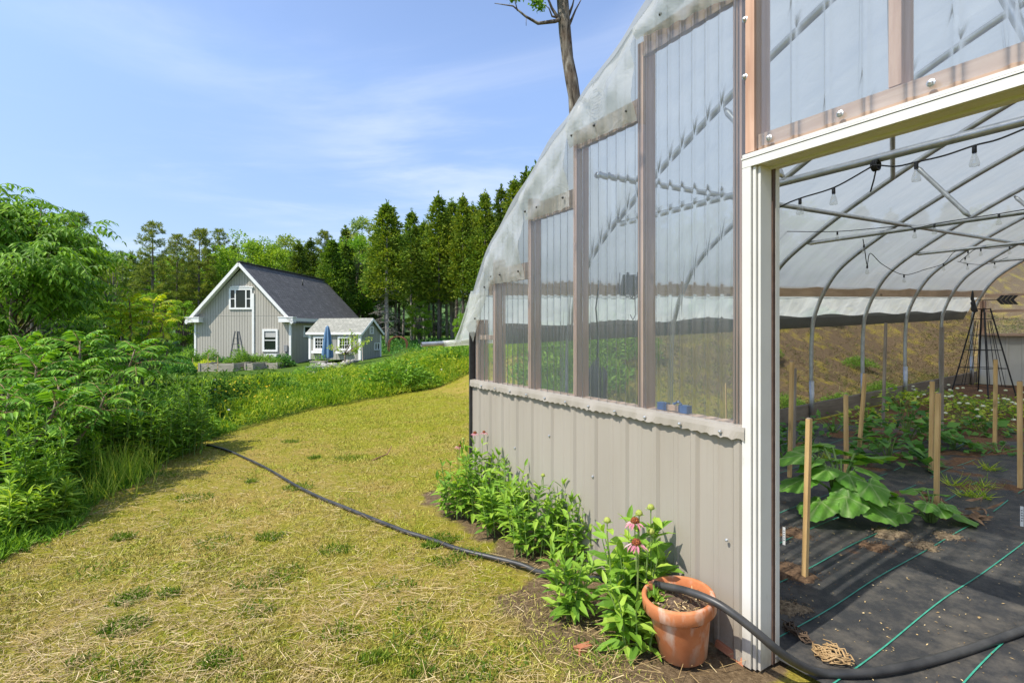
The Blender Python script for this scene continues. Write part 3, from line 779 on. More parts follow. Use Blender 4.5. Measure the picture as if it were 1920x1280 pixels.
# ------------------------------------------------------------------ floor: black ground cover with green lines, bare soil beds
t = NT('black_ground_cover')
p = t.coord('Object'); sp = t.node('ShaderNodeSeparateXYZ'); t.link(p, sp.inputs[0])
w1 = t.node('ShaderNodeTexWave'); w1.bands_direction = 'X'; w1.inputs['Scale'].default_value = 95; t.link(p, w1.inputs[0])
w2 = t.node('ShaderNodeTexWave'); w2.bands_direction = 'Y'; w2.inputs['Scale'].default_value = 80; t.link(p, w2.inputs[0])
weave = t.math('MULTIPLY', w1.outputs['Fac'], w2.outputs['Fac'])
nn = t.noise(p, 2.2, 6, .62); nf = t.noise(p, 60, 4, .7); dust = t.noise(t.coord('Object',(1,1,1)), 7, 8, .72)
base = t.mix(t.ramp(weave,[(.2,0.0),(.8,.35)]), (.028,.029,.031), (.085,.086,.090))
base = t.mix(t.ramp(dust,[(.42,0.0),(.78,.62)]), base, (.22,.19,.15))
sb = t.math('ADD', t.math('MULTIPLY', nn, 1.0), t.math('MULTIPLY', t.math('SUBTRACT', sp.outputs[1], 4.0), .055))
soilf = t.ramp(sb, [(.53,0.0),(.60,1.0)])
soil = t.ramp(nf, [(.3,(.075,.036,.018)),(.55,(.19,.095,.045)),(.75,(.36,.22,.12))])
t.set(t.mix(soilf, base, soil), t.ramp(soilf,[(0,.55),(1,.95)]), 0, .35)
t.bump(t.math('ADD', t.math('MULTIPLY', nf, soilf), t.math('MULTIPLY', weave, .25)), .6, .015)
m_fab = t.m
mb = MB(); nu, nv = 90, 130
def ffab(i, j):
    x = -4.46+8.92*i/(nu-1); y = .082+12.1*j/(nv-1)+(.012*math.sin(x*4) if j == 0 else 0)
    h = .005*math.sin(x*7+2*math.sin(y*2.3))*math.sin(y*1.9)+.004*math.sin(x*3.1+y*5.2)
    h += .05*max(0, min(1,(y-3.2)/2))*(vn(x, y))
    return (x, y, .022+max(h,-.012))
def vn(x, y): return max(0, .5*math.sin(x*2.3+1.2*math.sin(y*1.1))+.4*math.sin(y*3.1+x*1.7)+.2)
mb.grid(nu, nv, ffab)
gfloor = thing('ground_cover', 'black woven ground cover with green lines on the greenhouse floor', 'floor cover', (G0[0],G0[1],0), GROT, kind='structure')
mb.build('woven_sheet', m_fab, gfloor, True, gsh)
m_line = nmat('green_thread', (.02,.22,.15), (.06,.34,.24), 30, .6, 0)
def floorz(x, y):
    h = .005*math.sin(x*7+2*math.sin(y*2.3))*math.sin(y*1.9)+.004*math.sin(x*3.1+y*5.2)
    h += .05*max(0, min(1,(y-3.2)/2))*vn(x, y)
    return .022+max(h,-.012)
lxs = []
for px, py in ((1461,1192),(1687,1235),(1515,1072)):
    q = at(px, py, 1.51*F/(py-HY)); l = tolocal(q[0], q[1]); lxs.append(l[0])
print('green line x', lxs)
dxl = .31
for k in range(-10, 12):
    x = lxs[0]+k*dxl
    if abs(x) > 4.3: continue
    for (y0, y1) in ((.09, 3.0),(3.15,3.5),(3.75,4.1),(4.4,4.65),(5.2,5.5)):
        y1 = min(y1+.25*math.sin(k*3.3+y0*2), 8)
        if y1-y0 < .12: continue
        mb = MB(); N_ = max(4, int((y1-y0)/.05))
        pts = [(x+.006*math.sin(y*3+k), y) for y in np.linspace(y0, y1, N_)]
        vs = []
        for xx, y in pts: z_ = floorz(xx, y)+.006; vs += [(xx-.0034,y,z_),(xx+.0034,y,z_)]
        mb.add(vs, [(2*i,2*i+1,2*i+3,2*i+2) for i in range(N_-1)])
        mb.build('green_line', m_line, gfloor, False, gsh)
# ------------------------------------------------------------------ things inside the greenhouse
def fl_pt(px, py, up=0.0):
    """point of the sloping greenhouse floor seen at a picture point"""
    for Y in np.geomspace(1.6, 16, 700):
        p = at(px, py, Y); l = tolocal(p[0], p[1])
        if p[2] <= SLOPE*l[1]+.025+up: break
    return np.array([p[0], p[1], SLOPE*l[1]+.02]), l
m_stake = wood('new_stake_wood', (.62,.38,.15), (.80,.55,.26), 2, 12, .7, False)
m_grey_stake = wood('grey_stake_wood', (.26,.21,.17), (.42,.36,.30), 2, 12, .8, False)
G_ST = 'garden stakes in the greenhouse beds'
stakes = [
 ((1508,1085),(1517,785),.030,0,'tall square yellow wood stake nearest the door jamb, left of the squash'),
 ((1480,893),(1485,678),.034,0,'yellow wood stake beside the door jamb with a grey stake behind it'),
 ((1489,862),(1491,690),.024,1,'thin grey stake just behind the yellow one beside the door jamb'),
 ((1587,898),(1586,740),.034,0,'yellow wood stake rising behind the big squash leaves'),
 ((1608,860),(1622,700),.036,0,'brownish yellow stake leaning right behind the big squash'),
 ((1655,800),(1661,605),.034,1,'tall weathered stake standing behind the bushy dark plants'),
 ((1745,885),(1748,715),.036,0,'yellow stake on the left of the close pair beside the withered leaves'),
 ((1755,957),(1759,737),.034,0,'yellow stake on the right of the close pair, foot by the withered leaves'),
 ((1765,815),(1766,613),.042,1,'tall grey stake behind the close pair of yellow stakes'),
 ((1865,838),(1867,674),.036,0,'yellow stake standing in front of the black obelisk trellis'),
 ((1913,918),(1912,715),.036,0,'yellow stake at the right edge of the doorway view'),
 ((1362,790),(1361,718),.020,0,'short stake seen through the clear panel beside the door'),
]
for (bx,by),(tx,ty),w,k,lab in stakes:
    b, l = fl_pt(bx, by)
    top = at(tx, ty, b[1]); top[0] += 0
    o = thing('wooden_stake', lab, 'stake', b, 0, G_ST)
    v = Vector(top-b); mb = MB()
    mb.beam((0,0,-.12), tuple(v), w, w*.85, up=(GX[0],GX[1],0))
    mb.v[-4:] = [tuple(Vector(q)*1.0) for q in mb.v[-4:]]
    st = mb.build('wooden_stake_body', m_grey_stake if k else m_stake, o)
    if k == 0 and w > .029:
        mb = MB(); e = v.normalized(); mb.beam(tuple(v-e*.0), tuple(v+e*.006), w*.8, w*.65, up=(GX[0],GX[1],0)); mb.build('stake_tip', m_grey_stake, o)

# --- squash with big lobed leaves
t = NT('squash_leaf'); p_ = t.coord('Object'); n_ = t.noise(p_, 9, 5); g_ = t.node('ShaderNodeNewGeometry')
vc = t.node('ShaderNodeAttribute', attribute_name='vein')
cc = t.ramp(n_, [(.3,(.10,.27,.028)),(.7,(.19,.40,.055))]); cc = t.mix(t.math('MULTIPLY', vc.outputs['Fac'], .8), cc, (.42,.55,.22))
t.set(cc, .5, 0, .35)
vo = t.node('ShaderNodeTexVoronoi'); vo.inputs['Scale'].default_value = 45; t.link(p_, vo.inputs['Vector'])
t.bump(vo.outputs['Distance'], .5, .006)
tr = t.node('ShaderNodeBsdfTranslucent'); t.link(t.mix(1.0, cc, (1.5,1.4,.5), 'MULTIPLY'), tr.inputs['Color'])
ms = t.node('ShaderNodeMixShader'); ms.inputs[0].default_value = .35; t.link(t.b.outputs[0], ms.inputs[1]); t.link(tr.outputs[0], ms.inputs[2]); t.link(ms.outputs[0], t.out.inputs['Surface']); m_squash = t.m
m_stem = nmat('green_stem', (.10,.20,.04), (.24,.32,.09), 12, .6, 0)
def lobed(mb, vein, c, d, nrm_, size, lobes=5, deep=.16, cup=.18):
    c = Vector(c); d = Vector(d).normalized(); n = Vector(nrm_); s = d.cross(n).normalized(); n = s.cross(d)
    K = 40; rings = 5; vs = [c]; ve = [1.0]; ph = random.random()*6
    for r in range(1, rings+1):
        for j in range(K):
            a = 2*math.pi*j/K
            shape = (1+.55*deep*math.cos(a*lobes))*(1-.55*max(0, math.cos(a-math.pi))**6)*(1+.05*math.sin(a*17+ph))
            rr = size*shape*r/rings*(1.0+.12*math.cos(a))
            x = rr*math.cos(a)+.25*size*r/rings; y = rr*math.sin(a)
            z = -cup*.45*size*(r/rings)**2*1.1+.05*size*math.sin(a*5+ph)*(r/rings)**2+.035*size*math.cos(a*lobes)*(r/rings)
            vs.append(c+d*x+s*y+n*z)
            ve.append(max(0, math.cos(a*lobes))**24*(1-.35*r/rings)+max(0, math.cos(a*15+1.5))**16*.25)
    b = mb.n
    fs = [(0,1+j,1+(j+1)%K) for j in range(K)]
    for r in range(rings-1):
        for j in range(K): fs.append((1+r*K+j, 1+(r+1)*K+j, 1+(r+1)*K+(j+1)%K, 1+r*K+(j+1)%K))
    mb.add(vs, fs); vein.extend(ve)
def set_vein(o, ve):
    a = o.data.color_attributes.new('vein','FLOAT_COLOR','POINT'); ve = np.array(ve, dtype=np.float32)
    a.data.foreach_set('color', np.stack([ve,ve,ve,np.ones_like(ve)],-1).ravel())
def squash(px, py, label, specs, name='squash_plant', rot=0):
    b, l = fl_pt(px, py); o = thing(name, label, 'vegetable plant', b)
    mb = MB(); ms_ = MB(); ve = []
    for (az, reach, hgt, size, tilt) in specs:
        a = R(az); dx, dy = math.cos(a), math.sin(a); reach *= .80; size *= .86; hgt *= 1.08; tilt *= .8
        c = Vector((dx*reach, dy*reach, hgt))
        d = Vector((dx*math.cos(tilt), dy*math.cos(tilt), -math.sin(tilt))); n = Vector((dx*math.sin(tilt), dy*math.sin(tilt), math.cos(tilt)))
        n = (n+Vector((random.uniform(-.25,.25),random.uniform(-.25,.25),0))).normalized()
        lobed(mb, ve, c, d, n, size, 5, .13, .22)
        ms_.tube([(0.02*dx,.02*dy,.0),(dx*reach*.35,dy*reach*.35,hgt*.75),(dx*reach*.75,dy*reach*.75,hgt*1.02),tuple(c-n*.004)], [.013*size/.2+.003,.010*size/.2+.002,.008*size/.2+.002,.005], 7)
    lo = mb.build('foliage', m_squash, o, True); set_vein(lo, ve); ms_.build('stem', m_stem, o, True)
    return o
squash(1578,966,'large squash plant with huge lobed leaves behind the nearest stake',
  [(-62,.22,.16,.20,.55),(-115,.26,.20,.15,.75),(178,.36,.27,.18,.5),(150,.32,.42,.20,.35),(100,.30,.46,.19,.15),(38,.42,.38,.27,.25),(10,.34,.22,.17,.5),
   (-150,.36,.15,.17,.65),(60,.10,.40,.13,.2),(-20,.16,.36,.14,.4),(-95,.12,.33,.12,.8),(200,.20,.36,.13,.5),(130,.15,.34,.13,.4),(-40,.10,.28,.10,.5),(-75,.30,.30,.14,1.0),(170,.24,.40,.15,.7),(20,.24,.44,.16,.5),(-110,.20,.26,.13,1.1),(80,.26,.46,.17,.3),(-30,.28,.24,.13,.9)])
squash(1745,980,'small zucchini plant with pointed leaves at the foot of the paired stakes',
  [(-10,.20,.07,.13,.35),(-50,.10,.15,.09,.4),(160,.24,.12,.15,.4),(120,.12,.2,.09,.2),(40,.15,.18,.10,.3),(-100,.1,.14,.09,.6),(75,.08,.22,.07,.1),(-140,.14,.16,.08,.5),(185,.30,.08,.12,.5)])
m_bean = leafmat('bean_leaf', [(0,(.035,.10,.025)),(.6,(.07,.17,.035)),(1,(.12,.24,.05))], .35, .5)
m_lime = leafmat('lime_leaf', [(0,(.10,.20,.02)),(.55,(.24,.32,.04)),(1,(.42,.44,.09))], .4, .55)
def bushy(name, px, py, label, rad, h, n, L, mat, kind='fold', group=None, wmul=.62):
    b, l = fl_pt(px, py); o = thing(name, label, 'vegetable plant', b, 0, group)
    u = rng.random(n); a = rng.random(n)*6.283; r = rad*np.sqrt(rng.random(n))
    z = h*(1-(r/rad)**2*.75)*(.35+.65*u)
    P = np.stack([r*np.cos(a), r*np.sin(a), z], -1)
    D = np.stack([np.cos(a)+rng.normal(0,.5,n), np.sin(a)+rng.normal(0,.5,n), rng.normal(.05,.35,n)], -1)
    N = np.stack([rng.normal(0,.35,n), rng.normal(0,.35,n), np.ones(n)], -1)
    LL = rng.uniform(.55,1.1,n)*L
    leaves('foliage', P, D, N, LL, LL*wmul, kind, mat, o)
    mb = MB()
    for k in range(int(6+rad*16)):
        aa = random.random()*6.283; rr = rad*.8*random.random(); hh = h*(1-(rr/rad)**2*.6)*.85
        mb.tube([(0,0,-.01),(rr*.5*math.cos(aa),rr*.5*math.sin(aa),hh*.6),(rr*math.cos(aa),rr*math.sin(aa),hh)], [.007,.005,.003], 5)
    mb.build('stem', m_stem, o); return o
bushy('bean_plant', 1668,868,'bushy dark green plant with broad leaves in front of the tall weathered stake', .36, .34, 120, .17, m_bean)
bushy('bean_plant', 1700,830,'taller bushy green plant behind the broad leaved one, mid greenhouse', .45, .52, 190, .16, m_bean)
bushy('bean_plant', 1790,842,'small green plant on bare soil right of the tall grey stake', .22, .2, 40, .12, m_bean)
bushy('bean_plant', 1478,850,'green plant half hidden behind the white door jamb', .30, .40, 110, .14, m_bean)
bushy('bean_plant', 1562,812,'sprawling thin leaved plant along the wooden baseboard', .40, .28, 55, .14, m_bean)
bushy('bean_plant', 1845,815,'low green plant left of the stake before the trellis', .34, .26, 70, .15, m_bean)
bushy('bean_plant', 1872,850,'low creeping plant at the foot of the stake before the trellis', .3, .14, 45, .11, m_bean)
bushy('bean_plant', 1625,790,'yellow green feathery plant between the leaning and the weathered stakes', .34, .26, 130, .09, m_lime, 'long')
bushy('bean_plant', 1690,765,'light green plant by the baseboard near the far wall', .5, .36, 150, .12, m_lime)
bushy('bean_plant', 1722,808,'tiny seedling on soil left of the tall grey stake', .12, .14, 18, .09, m_bean)
G_ED = 'pale flowering edging plants by the far wall'
for k, (px, py, lab) in enumerate([(1790,765,'yellow green flowering plant left of the trellis foot'),(1835,778,'yellow green flowering plant in front of the trellis'),(1880,768,'yellow green flowering plant right of the trellis foot'),(1818,802,'lime plant with white blooms before the trellis, nearer the door'),(1905,790,'lime plant with white blooms at the right edge by the far wall'),(1760,752,'yellow green plant beside the baseboard end near the trellis')]):
    o = bushy('edging_plant', px, py, lab, .50, .28, 150, .085, m_lime, 'fold', G_ED)
    m_pf = nmat('pale_bloom', (.66,.70,.42), (.80,.80,.66), 9, .7, 0) if k == 0 else m_pf
    n = 8; a = rng.random(n)*6.28; r = .5*np.sqrt(rng.random(n)); mb = MB()
    for i in range(n):
        z = .30*(1-(r[i]/.55)**2*.7)+.03
        mb.lathe([(0,.018),(.022,.012),(.028,0),(.015,-.012)], 7, (r[i]*math.cos(a[i]), r[i]*math.sin(a[i]), z))
    bl = mb.build('blossom', m_pf, o, True); bl['kind'] = 'stuff'
G_WD = 'wispy grass weeds in the ground cover'
for px, py, lab in [(1847,915,'wispy grass weed growing in the ground cover seam, farther of the row'),(1840,935,'wispy grass weed right of the withered leaves'),(1815,930,'thin grass weed just right of the paired stakes'),(1790,910,'grass weed in the soil near the yellow stakes'),(1855,880,'grass weed at the left of the rightmost stakes'),(1530,845,'grass weed left of the leaning stake'),(1550,862,'small grass weed in the soil near the door jamb')]:
    b, l = fl_pt(px, py); o = thing('grass_weed', lab, 'weed', b, 0, G_WD); n = 38
    a = rng.random(n)*6.28; D = np.stack([np.cos(a)*.8, np.sin(a)*.8, rng.uniform(.25,1.1,n)], -1)
    tg = leaves('foliage', np.stack([rng.normal(0,.03,n),rng.normal(0,.03,n),np.zeros(n)],-1), D, rdir(n), rng.uniform(.07,.17,n), .007, 'blade', m_lime, o)
# withered leaves
m_with = nmat('withered_leaf', (.14,.07,.04), (.36,.22,.12), 14, .8, .4, .01)
b, l = fl_pt(1790,962); o = thing('withered_plant', 'heap of brown withered leaves right of the paired stakes', 'dead plant', b)
n = 46; a = rng.random(n)*6.28; r = .16*np.sqrt(rng.random(n))
leaves('foliage', np.stack([r*np.cos(a)*1.5, r*np.sin(a), rng.uniform(.0,.09,n)], -1), np.stack([np.cos(a)+rng.normal(0,.5,n), np.sin(a)+rng.normal(0,.5,n), rng.normal(0,.35,n)], -1), rdir(n), rng.uniform(.07,.15,n), rng.uniform(.02,.045,n), 'long', m_with, o)
# dried vine bundle by the door: dark part and straw-coloured part
m_vine = nmat('dry_vine', (.20,.12,.05), (.46,.31,.15), 14, .75, .3); m_vdark = nmat('rotten_vine', (.05,.032,.022), (.13,.085,.05), 14, .8, .3)
o = None
a0,_ = fl_pt(1465,1170); a1,_ = fl_pt(1522,1212); a2,_ = fl_pt(1600,1252)
o = thing('dried_vine', 'withered vine bundle, dark then straw coloured, on the floor by the door jamb', 'dead plant', a1)
for (q0, q1, m_, wd, nm, N_) in ((a0,a1,m_vdark,.03,'dark_stalk',16),(a1,a2,m_vine,.07,'straw_stalk',26)):
    mb = MB(); q0 = Vector(q0-a1); q1 = Vector(q1-a1); side = (q1-q0).cross(Vector((0,0,1))).normalized()
    for k in range(N_):
        e = random.uniform(-1,1)*wd; pts = []
        k0 = random.uniform(0,.3); k1 = random.uniform(.6,1.05)
        for i in range(7):
            u = k0+(k1-k0)*i/6
            pts.append(q0.lerp(q1,u)+side*(e*math.sin(math.pi*min(1,u*.9+.1))*1.2+.012*math.sin(i*2+k))+Vector((0,0,.012+abs(.035*math.sin(u*5+k))*random.uniform(.2,1))))
        mb.tube(pts, random.uniform(.002,.0045), 5)
    mb.build(nm, m_, o, True)
# soil scraps on the ground cover
m_soil = nmat('brown_soil', (.05,.028,.016), (.22,.13,.07), 40, .95, .9, .02)
m_mulch = nmat('dry_mulch', (.09,.06,.035), (.34,.25,.15), 48, .95, .9, .02)
for k, (px, py, rx, m_, lab) in enumerate([(1488,1000,.14,m_soil,'brown soil heap round the white tag by the jamb'),(1478,1072,.17,m_soil,'brown soil heap left of the nearest stake'),(1730,1022,.10,m_mulch,'tan mulch patch right of the squash'),(1670,1000,.13,m_mulch,'tan mulch patch under the small zucchini'),(1775,1005,.10,m_mulch,'tan mulch patch below the withered leaves'),(1640,1025,.10,m_soil,'soil patch at the front edge of the big squash'),(1484,1140,.10,m_mulch,'small mossy soil patch beside the door jamb')]):
    b, l = fl_pt(px, py); mb = MB(); K = 22
    ph = random.random()*6
    rad = [1+.25*math.sin(j*2*math.pi/K*3+ph)+.12*math.sin(j*2*math.pi/K*7+ph) for j in range(K)]
    vs = [(0,0,.022)]; 
    for rr, zz in ((.45,.020),(.8,.012),(1.0,-.014)):
        for j in range(K): a_ = 2*math.pi*j/K; vs.append((rx*rr*rad[j]*math.cos(a_), rx*.8*rr*rad[j]*math.sin(a_), zz*(rx/.12)**.5+random.uniform(-.003,.003)))
    fs = [(0,1+j,1+(j+1)%K) for j in range(K)]+[(1+r*K+j,1+(r+1)*K+j,1+(r+1)*K+(j+1)%K,1+r*K+(j+1)%K) for r in range(2) for j in range(K)]
    mb.add(vs, fs); so_ = thing('soil_heap', lab, 'soil', b, 0, 'soil patches on the ground cover'); mb.build('soil_heap_body', m_, so_, True)
    n = 160; a = rng.random(n)*6.28; r = rx*np.abs(rng.normal(.85,.35,n)); a2 = rng.random(n)*6.28
    cr_ = leaves('crumbs', np.stack([r*np.cos(a),r*.8*np.sin(a),np.full(n,.012)+.012*np.clip(1-r/rx,0,1)],-1), np.stack([np.cos(a2),np.sin(a2),rng.normal(0,.5,n)],-1), np.stack([rng.normal(0,.4,n),rng.normal(0,.4,n),np.ones(n)],-1), rng.uniform(.006,.024,n), rng.uniform(.005,.012,n), 'quad', m_, so_); cr_['kind'] = 'stuff'
# litter crumbs
n = 2600; pxs = rng.uniform(1465,1920,n); q = []
lx = rng.uniform(-2.6,1.2,n); ly = rng.gamma(2.0,1.6,n)
ok = (ly < 9); lx, ly = lx[ok], ly[ok]; n = len(lx)
P = np.stack([G0[0]+lx*GX[0]+ly*GY[0], G0[1]+lx*GX[1]+ly*GY[1], SLOPE*ly+.034+.0*ly], -1)
P[:,2] += np.array([floorz(a_, b_) for a_, b_ in zip(lx, ly)])-.028
a = rng.random(n)*6.28
tag(leaves('mulch_crumbs', P, np.stack([np.cos(a),np.sin(a),rng.normal(0,.1,n)],-1), np.stack([rng.normal(0,.3,n),rng.normal(0,.3,n),np.ones(n)],-1), rng.uniform(.006,.022,n), rng.uniform(.003,.008,n), 'quad', straw_mat), 'pale crumbs of mulch and straw on the black ground cover', 'litter', kind='stuff')
# plant tags
m_tag = nmat('white_tag', (.74,.74,.72), (.82,.82,.8), 9, .5, 0); m_ink2 = nmat('pen_ink', (.08,.08,.1), (.12,.12,.14), 9, .6, 0)
for bx, by, ty, lab in [(1470,1020,987,'white plant tag in soil beside the door jamb'),(1522,880,850,'white plant tag behind the nearest stake'),(1916,985,948,'white plant tag at the right edge of the doorway view')]:
    b, l = fl_pt(bx, by); h = (by-ty)/F*b[1]
    o = thing('plant_tag', lab, 'plant tag', b, GROT+R(12), 'white plant tags')
    mb = MB(); mb.box(-.009,.009,-.0012,.0012,-.03,h); mb.build('tag_blade', m_tag, o)
    mb = MB()
    for k in range(5): mb.box(-.004+.001*(k%2),.004,-.0022,-.0013,h*.25+k*h*.13,h*.25+k*h*.13+h*.05)
    mb.build('handwriting', m_ink2, o)
# --- obelisk trellis and weather vane
m_blk = nmat('black_iron', (.018,.018,.02), (.05,.05,.052), 18, .5, .1, metal=.4)
b, l = fl_pt(1843,742); o = thing('obelisk_trellis', 'black iron cone shaped trellis by the far wall', 'trellis', b, .2)
H_ = 1.62
rb_, rt = .46, .10
for k in range(4):
    mb = MB(); a = math.pi/4+k*math.pi/2; mb.tube([(rb_*math.cos(a),rb_*math.sin(a),-.03),(rt*math.cos(a),rt*math.sin(a),H_)], .013, 6)
    mb.build('corner_leg', m_blk, o)
for k in range(4):
    a = math.pi/4+k*math.pi/2; a2 = a+math.pi/2
    for w in (.33,.67):
        mb = MB(); p0 = Vector((rb_*math.cos(a),rb_*math.sin(a),0)).lerp(Vector((rb_*math.cos(a2),rb_*math.sin(a2),0)),w); p1 = Vector((rt*math.cos(a),rt*math.sin(a),H_)).lerp(Vector((rt*math.cos(a2),rt*math.sin(a2),H_)),w)
        mb.tube([tuple(p0.lerp(p1,.12)), tuple(p0.lerp(p1,.86))], .006, 5)
        mb.build('thin_rod', m_blk, o)
for z in (.19,.52,.85,1.12,1.42):
    mb = MB(); r_ = rb_+(rt-rb_)*z/H_
    pts = [(r_*math.cos(math.pi/4+k*math.pi/2), r_*math.sin(math.pi/4+k*math.pi/2), z) for k in range(5)]
    mb.tube(pts, .006, 5); mb.build('ring', m_blk, o)
top = at(1848,575,b[1]); c0 = Vector((b[0], b[1], b[2]+H_-.02))
o = thing('weather_vane', 'dark weather vane with bird and arrow tail on top of the trellis', 'weather vane', c0, .0)
hz = (CH+(HY-563)/F*b[1])-c0.z; xl = at(1824,562,b[1])[0]-b[0]; xr = at(1868,562,b[1])[0]-b[0]; xt = at(1911,562,b[1])[0]-b[0]
mb = MB(); mb.tube([(0,0,-.05),(0,0,hz)], .010, 8); mb.lathe([(.10,-.0),(.105,.012),(0,.02)], 14); mb.build('spindle', nmat('rusty_iron', (.12,.06,.04), (.22,.12,.08), 14, .7, .2), o)
mb = MB(); mb.tube([(xl,0,hz),(xr,0,hz+.01)], .007, 6); mb.build('arrow_rod', m_blk, o)
mb = MB(); hh = .085
for k in range(4):
    x0 = xr+(xt-xr-.09)*k/4; w_ = (xt-xr-.09)/4*.84
    pr = [(x0,0),(x0+.09 if k else x0+.09,hh),(x0+.09+w_,hh),(x0+w_,0)]
    for sg in (1,-1):
        pts = [(px_,-.004,hz+.01+sg*pz) for px_, pz in pr]+[(px_,.004,hz+.01+sg*pz) for px_, pz in pr]
        mb.add(pts, [(0,1,2,3),(7,6,5,4),(0,4,5,1),(1,5,6,2),(2,6,7,3),(3,7,4,0)])
mb.build('arrow_tail', m_blk, o)
mb = MB()
bo = [(-.02,-.02),(-.05,.03),(-.035,.10),(-.01,.24),(.0,.24),(.015,.12),(.02,.03),(.05,-.04),(.07,-.14),(.12,-.27),(.05,-.30),(-.0,-.28),(-.04,-.24),(-.03,-.12),(-.05,-.06)]
pts = [(xl+u*.75,-.012,hz+w*.75) for u,w in bo]+[(xl+u*.75,.012,hz+w*.75) for u,w in bo]; K = len(bo)
mb.add(pts, [tuple(range(K)), tuple(range(2*K-1,K-1,-1))]+[(j,K+j,K+(j+1)%K,(j+1)%K) for j in range(K)]); mb.build('bird', m_blk, o)
# --- string lights on the cross ties
t = NT('clear_bulb_glass'); tp = t.node('ShaderNodeBsdfTransparent'); tp.inputs['Color'].default_value = (.92,.92,.9,1); gs = t.node('ShaderNodeBsdfGlossy'); gs.inputs['Roughness'].default_value = .05
ms = t.node('ShaderNodeMixShader'); t.link(t.math('ADD', t.math('MULTIPLY', schlick(t), 1.0), .07, True), ms.inputs[0]); t.link(tp.outputs[0], ms.inputs[1]); t.link(gs.outputs[0], ms.inputs[2]); t.link(ms.outputs[0], t.out.inputs['Surface']); m_bulb = t.m
m_cord = nmat('black_cord', (.015,.015,.015), (.03,.03,.03), 20, .6, 0)
def string_light(label, pts_px, bulbs):
    W_ = lambda px, py, y: Vector(gw(*gl(px, py, y)))
    pts = [W_(*q) for q in pts_px]; base = pts[0]
    o = thing('string_light', label, 'string lights', base, 0, 'string lights with clear bulbs')
    cr = catmull([tuple(p-base) for p in pts], 6) if len(pts) > 2 else [tuple(p-base) for p in pts]
    mb = MB(); mb.tube([tuple(c) for c in cr], .0045, 6); mb.build('cord', m_cord, o, True)
    for px, py, y in bulbs:
        p = W_(px, py, y)-base
        k = min(range(len(cr)), key=lambda i: (Vector(cr[i])-p).length); p = Vector(cr[k]); bs = .76
        mb = MB(); mb.lathe([(0,-.0),(.012*bs,-.002),(.013*bs,-.042*bs),(.011*bs,-.05*bs)], 10, tuple(p)); s_ = mb.build('socket', m_cord, o, True)
        mb = MB(); mb.lathe([(r_*bs,z_*bs) for r_,z_ in ((.011,-.045),(.013,-.062),(.022,-.09),(.028,-.118),(.026,-.132),(.0,-.137))], 12, tuple(p))
        mb.build('bulb', m_bulb, s_, True)
y1 = 1.0
string_light('string of clear bulbs hanging along the nearest cross tie', [(1400,425,y1),(1463,388,y1),(1500,372,y1),(1563,352,y1),(1625,318,y1),(1640,310,y1),(1680,312,y1),(1718,304,y1),(1770,292,y1),(1827,273,y1),(1870,262,y1),(1925,240,y1)], [(1500,372,y1),(1563,352,y1),(1718,304,y1),(1827,273,y1)])
string_light('wire with bulbs crossing to the second cross tie', [(1400,436,3.6),(1463,434,3.7),(1570,434,3.9),(1690,424,4.1),(1715,428,4.1),(1752,420,4.1),(1800,412,4.1),(1873,401,4.1),(1925,392,4.1)], [(1570,434,3.9),(1715,428,4.1),(1752,420,4.1),(1873,401,4.1)])
string_light('loose string of bulbs sagging between the second and third ties', [(1618,448,4.2),(1621,465,4.25),(1626,497,4.4),(1632,475,4.6),(1655,496,5.3),(1695,515,5.65),(1735,505,6.5),(1769,494,7.0),(1790,472,7.15),(1815,470,7.15)], [(1626,497,4.4),(1618,458,4.25),(1695,515,5.65),(1769,494,7.0),(1815,470,7.15)])
string_light('far string of bulbs along the third cross tie', [(1800,490,7.2),(1812,480,7.2),(1830,467,7.2),(1860,466,7.2),(1893,462,7.2),(1925,455,7.2)], [(1812,483,7.2),(1838,467,7.2),(1893,462,7.2)])
string_light('farthest string of bulbs sagging across the arch near the end', [(1795,490,8.6),(1814,494,8.7),(1840,496,9.2),(1865,492,10.0),(1890,482,10.3)], [(1814,494,8.7),(1864,492,10.0)])
# cable-tie wrap on the first tie
q = Vector(gw(*gl(1642,310,1.06))); o = thing('cord_wrap', 'black cord wrapped round the nearest cross tie with a loose tail', 'cord', q)
mb = MB()
ax_ = Vector((GX[0],GX[1],0))
for k in range(3):
    c = ax_*(.011*(k-1)); mb.tube([tuple(c+Vector((GY[0]*.028*math.cos(a),GY[1]*.028*math.cos(a),.028*math.sin(a)-.0))) for a in np.linspace(0,6.283,15)], .006, 6)
mb.build('wrap', m_cord, o, True)
mb = MB(); mb.tube([(0,0,-.03),(-.01,.0,-.08),tuple(Vector(gw(*gl(1632,360,1.06)))-q)], .004, 6); mb.build('loose_tail', m_cord, o, True)
# winch bundle and hanging sack on the hip board, seen through the clear panel
p = Vector(gw(-4.30, 1.75, 1.98)); o = thing('curtain_winch', 'black curtain winch with looped rope on the hip board', 'winch', p)
mb = MB(); mb.box(-.08,.08,-.06,.06,-.10,.12); mb.lathe([(0,.07),(.09,.06),(.10,0),(.09,-.06),(0,-.07)], 14, (.12,.02,.02)); mb.build('gear_case', m_dark, o)
mb = MB()
for k in range(4): mb.tube([(.02+.05*k+.05*math.cos(a), .08+.01*k, -.05+.08*math.sin(a)) for a in np.linspace(0,6.28,16)], .006, 5)
mb.tube([(.08,.09,-.1),(.09,.09,-.3),(.06,.09,-.36),(.03,.09,-.3)], .006, 5); mb.build('rope', m_cord, o, True)
p = Vector(gw(-4.28, 1.28, 1.0)); o = thing('hanging_sack', 'dark crumpled sack hanging by a rope inside the clear end wall', 'sack', p)
mb = MB(); mb.lathe([(0,-.36),(.05,-.33),(.08,-.18),(.11,-.02),(.09,.10),(.03,.2),(.012,.24)], 12)
